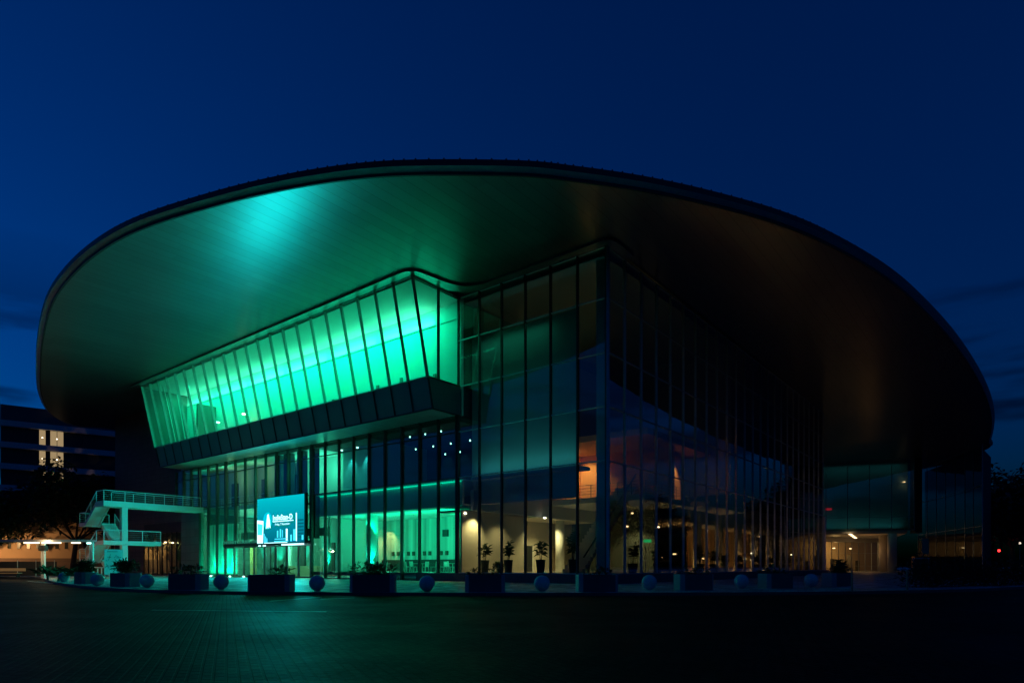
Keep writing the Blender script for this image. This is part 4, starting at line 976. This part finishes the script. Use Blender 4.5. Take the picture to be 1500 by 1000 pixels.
for s_ in (60.0, 63.2, 66.2): spot("cafe_front_light", L(-.35, s_, 4.6), L(.05, s_, 1.5), 60, (1, .5, .18), 80, .8)

# poster in front of the stair
pp = at_pave(166.5, 853); po = empty("poster_board", (at(166.5, 57.5).x, 57.5, 0), R(35), "white poster board with scribbled plant drawing before the stair", "poster")
MB().box(-.72, .72, -.03, .03, .35, 2.62).build("panel", M['poster'], po)
mb = MB(); 
for x in (-.6, .6): mb.bar((x, .06, 0), (x, .06, 2.5), .05, .05)
mb.build("legs", M['steel_dark'], po)
mb = MB(); g = random.Random(5)
for k in range(26):
    x = g.uniform(-.5, .45); z = 1.75-abs(x)*.4+g.uniform(-.75, .35); a = g.uniform(0, 6.28); ln = g.uniform(.1, .35)
    mb.bar((x, -.036, z), (x+math.cos(a)*ln, -.036, z+math.sin(a)*ln), .008, .03)
mb.bar((-.5, -.036, 2.42), (.3, -.036, 2.42), .008, .05)
mb.build("drawing", M['ink'], po)

# ------------------------------------------------------------------ covered walkway, bench, fence
wk = empty("covered_walkway", (-45, 60, 0), 0, "low flat walkway canopy lit by bright strip lights on pale posts", "walkway")
MB().hexa([(-14, -1.2, 3.35), (3.0, -1.2, 3.35), (6.6, -.6, 3.35), (-14, 1.4, 3.35), (-14, -1.2, 3.55), (3.0, -1.2, 3.55), (6.6, -.6, 3.55), (-14, 1.4, 3.55)]).build("canopy", M['hotel'], wk)
for (a, b) in ((-14, -2.9), (2.05-.6, 3.2), (-.2, 1.2), (4.2, 5.0)): MB().box(a, b, -.55, -.42, 3.22, 3.34).build("strip_light", M['tube_warm'], wk)
for (x, y) in ((1.3, -.1), (6.2, -.7)):
    m_ = MB(); m_.box(x-.16, x-.03, y-.1, y+.1, 0, 3.34); m_.box(x+.03, x+.16, y-.1, y+.1, 0, 3.34); m_.build("post", M['rail'], wk)
MB().box(1.0, 1.6, -.35, .1, 2.55, 3.05).build("junction_box", M['steel_dark'], wk)
area("walkway_light", (-50, 59.3, 3.1), 220, (1, .62, .25), 11, .3, (-50, 60.1, 0)); area("walkway_light2", (-51, 64, 3.0), 30, (1, .55, .2), 10, .4, (-60, 92, 4.5))
point("walkway_lamp", (-42.5, 58.6, 3.0), 110, (1, .7, .35), .1)
fitting("walkway_spot", "greenish white lamp at the end of the walkway canopy", (-38.6, 58.6, 3.2), M['lamp_green'], .16)
bn = empty("park_bench", (-50.5, 64.4, 0), R(-3), "pale slatted bench by the fence at the left edge", "bench")
MB().box(-2.2, 1.3, -.25, .2, .40, .46).build("seat", M['wood'], bn); MB().box(-2.2, 1.6, .22, .28, .62, .92).build("backrest", M['wood'], bn)
for x in (-1.9, 1.0): MB().box(x-.04, x+.04, -.2, .24, 0, .39).build("leg", M['steel_dark'], bn)
fn = empty("metal_fence", (-52, 68.0, 0), 0, "dark metal railing in front of the peach building", "fence")
MB().box(-12, 3.8, .0, .04, .1, 1.6).build("mesh_panel", M['steel_dark'], fn)
for k in range(9): MB().tube((-12+k*1.95, -.05, 0), (-12+k*1.95, -.05, 1.75), .035, n=6).build("post", M['mullion'], fn)
f2 = empty("white_fence", (-40.2, 62.5, 0), R(4), "short white picket railing at the stair foot", "fence")
MB().box(-.9, 2.4, 0, .06, .95, 1.03).build("rail", M['rail'], f2)
for k in range(10): MB().box(-.88+k*.36, -.80+k*.36, 0, .06, .0, .94).build("picket", M['rail'], f2)
# palms by the canopy
for k, (px, py, h, lb) in enumerate(((70, 849, 1.3, "spiky palm at the kerb beside the canopy post"), (86, 851, 1.1, "low palm between kerb and canopy"), (112, 852, 1.2, "dark palm behind the stone bollard at left"))):
    p = at_pave(px, py); g = random.Random(300+k); o = empty("palm_shrub", p, 0, lb, "palm"); m_ = MB()
    for q_ in range(42):
        a = g.uniform(0, 6.28); leaf(m_, Vector((g.uniform(-.5, .5), g.uniform(-.3, .3), .35*h)), Vector((math.cos(a), math.sin(a), g.uniform(.2, 1.4))), g.uniform(.6, 1.1)*h, .12, g)
    m_.build("fronds", M['leaf'], o); MB().tube((0,0,0), (0,0,.5*h), .09, .06, 7).build("trunk", M['bark'], o)

# ------------------------------------------------------------------ peach building, hotel
pb = empty("peach_building", (-86, 92, 0), R(11), "low peach rendered building lit by the walkway lamps", "building")
MB().box(-8, 46, 0, 10, 0, 7.4).build("wall", M['peach'], pb)
MB().box(-8.1, 46.1, -.25, 10.1, 7.41, 7.65).build("coping", M['peach'], pb)
MB().box(-8, 46, -.5, -.01, 0, 2.3).build("plinth", M['brown_wall'], pb)
for k in range(14): 
    w_ = MB().box(12.2+k*1.25, 12.62+k*1.25, -.06, -.005, 3.7, 5.0).build("window", M['hotel_dark'], pb); MB().box(12.1+k*1.25, 12.72+k*1.25, -.12, -.01, 3.58, 3.69).build("sill", M['peach'], w_)
HT = Vector((.807, .591, 0)); hang = math.atan2(.591, .807)
ho = empty("hotel", (-87.6, 110, 0), hang, "dark multi storey hotel with a few lit windows behind the trees", "hotel")
MB().box(0, 44, .6, 14, 0, 29.0).build("wall", M['hotel_dark'], ho)
for z in (14.2, 17.9, 21.6, 25.3):
    MB().box(-.3, 44.3, -.3, .59, z-.05, z+.9).build("floor_band", M['hotel'], ho)
MB().box(-.1, 44, .0, .59, 26.3, 29.4).build("parapet", M['hotel'], ho) if False else MB().box(-.05, 44, .3, 14.2, 26.25, 28.9).build("top_storey", plain("hotel_upper", (.09, .1, .11), .6, 0, .1, .3), ho)
MB().box(7.0, 30, .6, 10, 29.0, 30.3).build("roof_house", M['hotel'], ho)
for z in (15.2, 18.85, 22.55):
    for (a, b, dk) in ((5.35, 6.25, 0), (6.95, 8.85, 1)):
        w_ = MB().box(a, b, .50, .58, z+.02, z+2.65).build("window", M['lit_window'], ho)
        m_ = MB(); m_.box(a-.06, a-.005, .44, .58, z, z+2.68); m_.box(b+.005, b+.06, .44, .58, z, z+2.68)
        if dk: m_.box(7.88, 7.96, .42, .495, z, z+2.66)
        m_.build("frame", M['hotel_dark'], w_)
        MB().lathe([(.05, -.08), (.1, 0), (.05, .08)], 8, ((a+b)/2, .38, z+1.3)).build("lamp", M['lamp_white'], w_)
for k in range(16):
    a = 9.6+k*2.1
    for z in (15.2, 18.85, 22.55): MB().box(a, a+1.8, .52, .585, z+.05, z+2.6).build("window", M['hotel_dark'], ho)
pav = empty("lit_pavilion", (-100, 118, 0), 0, "small pale lit building glimpsed through the leaves at the left edge", "building")
MB().box(0, 10, 0, 6, 0, 14.6).build("wall", M['hotel'], pav); MB().box(7.5, 9.8, -.06, -.005, 12.4, 14.2).build("window", M['lit_window'], pav)

# ------------------------------------------------------------------ street at the far right
tl = empty("traffic_light", (at(1463, 132).x, 132, 0), R(-20), "traffic light showing red on the road at right", "traffic light")
MB().tube((0,0,0), (0,0,3.6), .08, n=8).build("pole", M['steel_dark'], tl); MB().box(-.2, .2, -.14, .14, 3.5, 4.7).build("head", M['black'], tl)
MB().lathe([(.26, 0), (.26, .05)], 14).build("red_lamp", M['red'], tl, matrix=Matrix.Translation((0, -.15, 4.33)) @ Matrix.Rotation(R(90), 4, 'X'))
point("signal_glow", (at(1463, 131).x, 130.6, 4.3), 6, (1, .03, .02), .1)
lmp = empty("street_lamp", (at(1494, 150).x, 150, 0), 0, "small white street lamp at the right edge", "street lamp")
MB().tube((0,0,0), (0,0,6.3), .07, .05, 8).build("pole", M['mullion'], lmp); MB().lathe([(.2, 6.3), (.26, 6.5), (.1, 6.75)], 12).build("lantern", emit("dim_lantern", (1, .8, .6), 1.2), lmp)
car = empty("parked_car", (at(1492, 150).x-.2, 147, 0), R(8), "dark car with glowing tail lights at the right edge", "car")
def carbody():
    mb = MB(); sec = [(-2.1, .35, .75), (-1.95, .3, .95), (-1.2, .25, 1.0), (-.7, .25, 1.42), (.7, .25, 1.45), (1.3, .25, 1.0), (2.0, .3, .85), (2.1, .35, .7)]
    for i in range(len(sec)-1):
        y0, b0_, t0 = sec[i]; y1, b1, t1 = sec[i+1]; w0 = .86 if t0 < 1.2 else .68; w1 = .86 if t1 < 1.2 else .68
        mb.hexa([(-.86, y0, b0_), (.86, y0, b0_), (.86, y1, b1), (-.86, y1, b1), (-w0, y0, t0), (w0, y0, t0), (w1, y1, t1), (-w1, y1, t1)])
    return mb
carbody().build("body", M['car'], car)
for x in (-.8, .8):
    for y in (-1.3, 1.3): MB().tube((x-.1, y, .32), (x+.1, y, .32), .32, n=14).build("wheel", M['tyre'], car)
for x in (-.62, .62): MB().box(x-.14, x+.14, -2.16, -2.11, .62, .78).build("tail_light", M['tail'], car)
ab = empty("notice_board", (at(1349, 56).x, 56, 0), R(-18), "dark framed notice board standing before the wing", "notice board")
MB().box(-.55, .55, -.03, .03, .12, 1.75).build("panel", M['black'], ab)
mb = MB(); mb.box(-.62, -.56, -.05, .05, 0, 1.85); mb.box(.56, .62, -.05, .05, 0, 1.85); mb.box(-.56, .56, -.05, .05, 1.76, 1.84); mb.build("frame", M['mullion'], ab)
bn2 = empty("hanging_banner", (at(1356, 95).x, 95, 0), R(-10), "narrow green banner on a pole beside the wing glass", "banner")
MB().box(-.42, .42, -.01, .01, 2.9, 5.2).build("cloth", M['banner'], bn2); MB().tube((-.47, 0, 0), (-.47, 0, 5.4), .035, n=8).build("pole", M['mullion'], bn2)
# exit sign in the right lobby
ex = MB().box(-.34, .34, -.04, .04, -.13, .13).build("exit_sign", M['exit']); ex.location = L(16, 5.2, 3.3); ex.rotation_euler = (0, 0, R(5)); tag(ex, "small glowing green exit sign inside the right lobby", "exit sign")
exp_ = empty("barrier_stand", L(16.05, 5.4, .62), 0, "pale post carrying the green sign beside a low barrier", "barrier")
MB().tube((0,0,0), (0,0,2.5), .04, n=8).build("post", M['col_white'], exp_)
m_ = MB()
for k in range(4): m_.tube((-1.4+k*.3, 0, 0), (-1.4+k*.3, 0, 1.3), .02, n=6)
m_.build("bars", M['col_white'], exp_)

# ------------------------------------------------------------------ render settings
scene.render.engine = 'CYCLES'
c = scene.cycles
c.use_denoising = True
try: c.denoiser = 'OPENIMAGEDENOISE'
except Exception: pass
c.max_bounces = 10; c.diffuse_bounces = 4; c.glossy_bounces = 5; c.transparent_max_bounces = 40; c.transmission_bounces = 4
c.sample_clamp_indirect = 6.0; c.caustics_reflective = False; c.caustics_refractive = False
c.use_light_tree = True
vs = scene.view_settings; vs.view_transform = 'Standard'; vs.look = 'None'; vs.gamma = 1.0; vs.exposure = 0.0; vs.use_curve_mapping = False
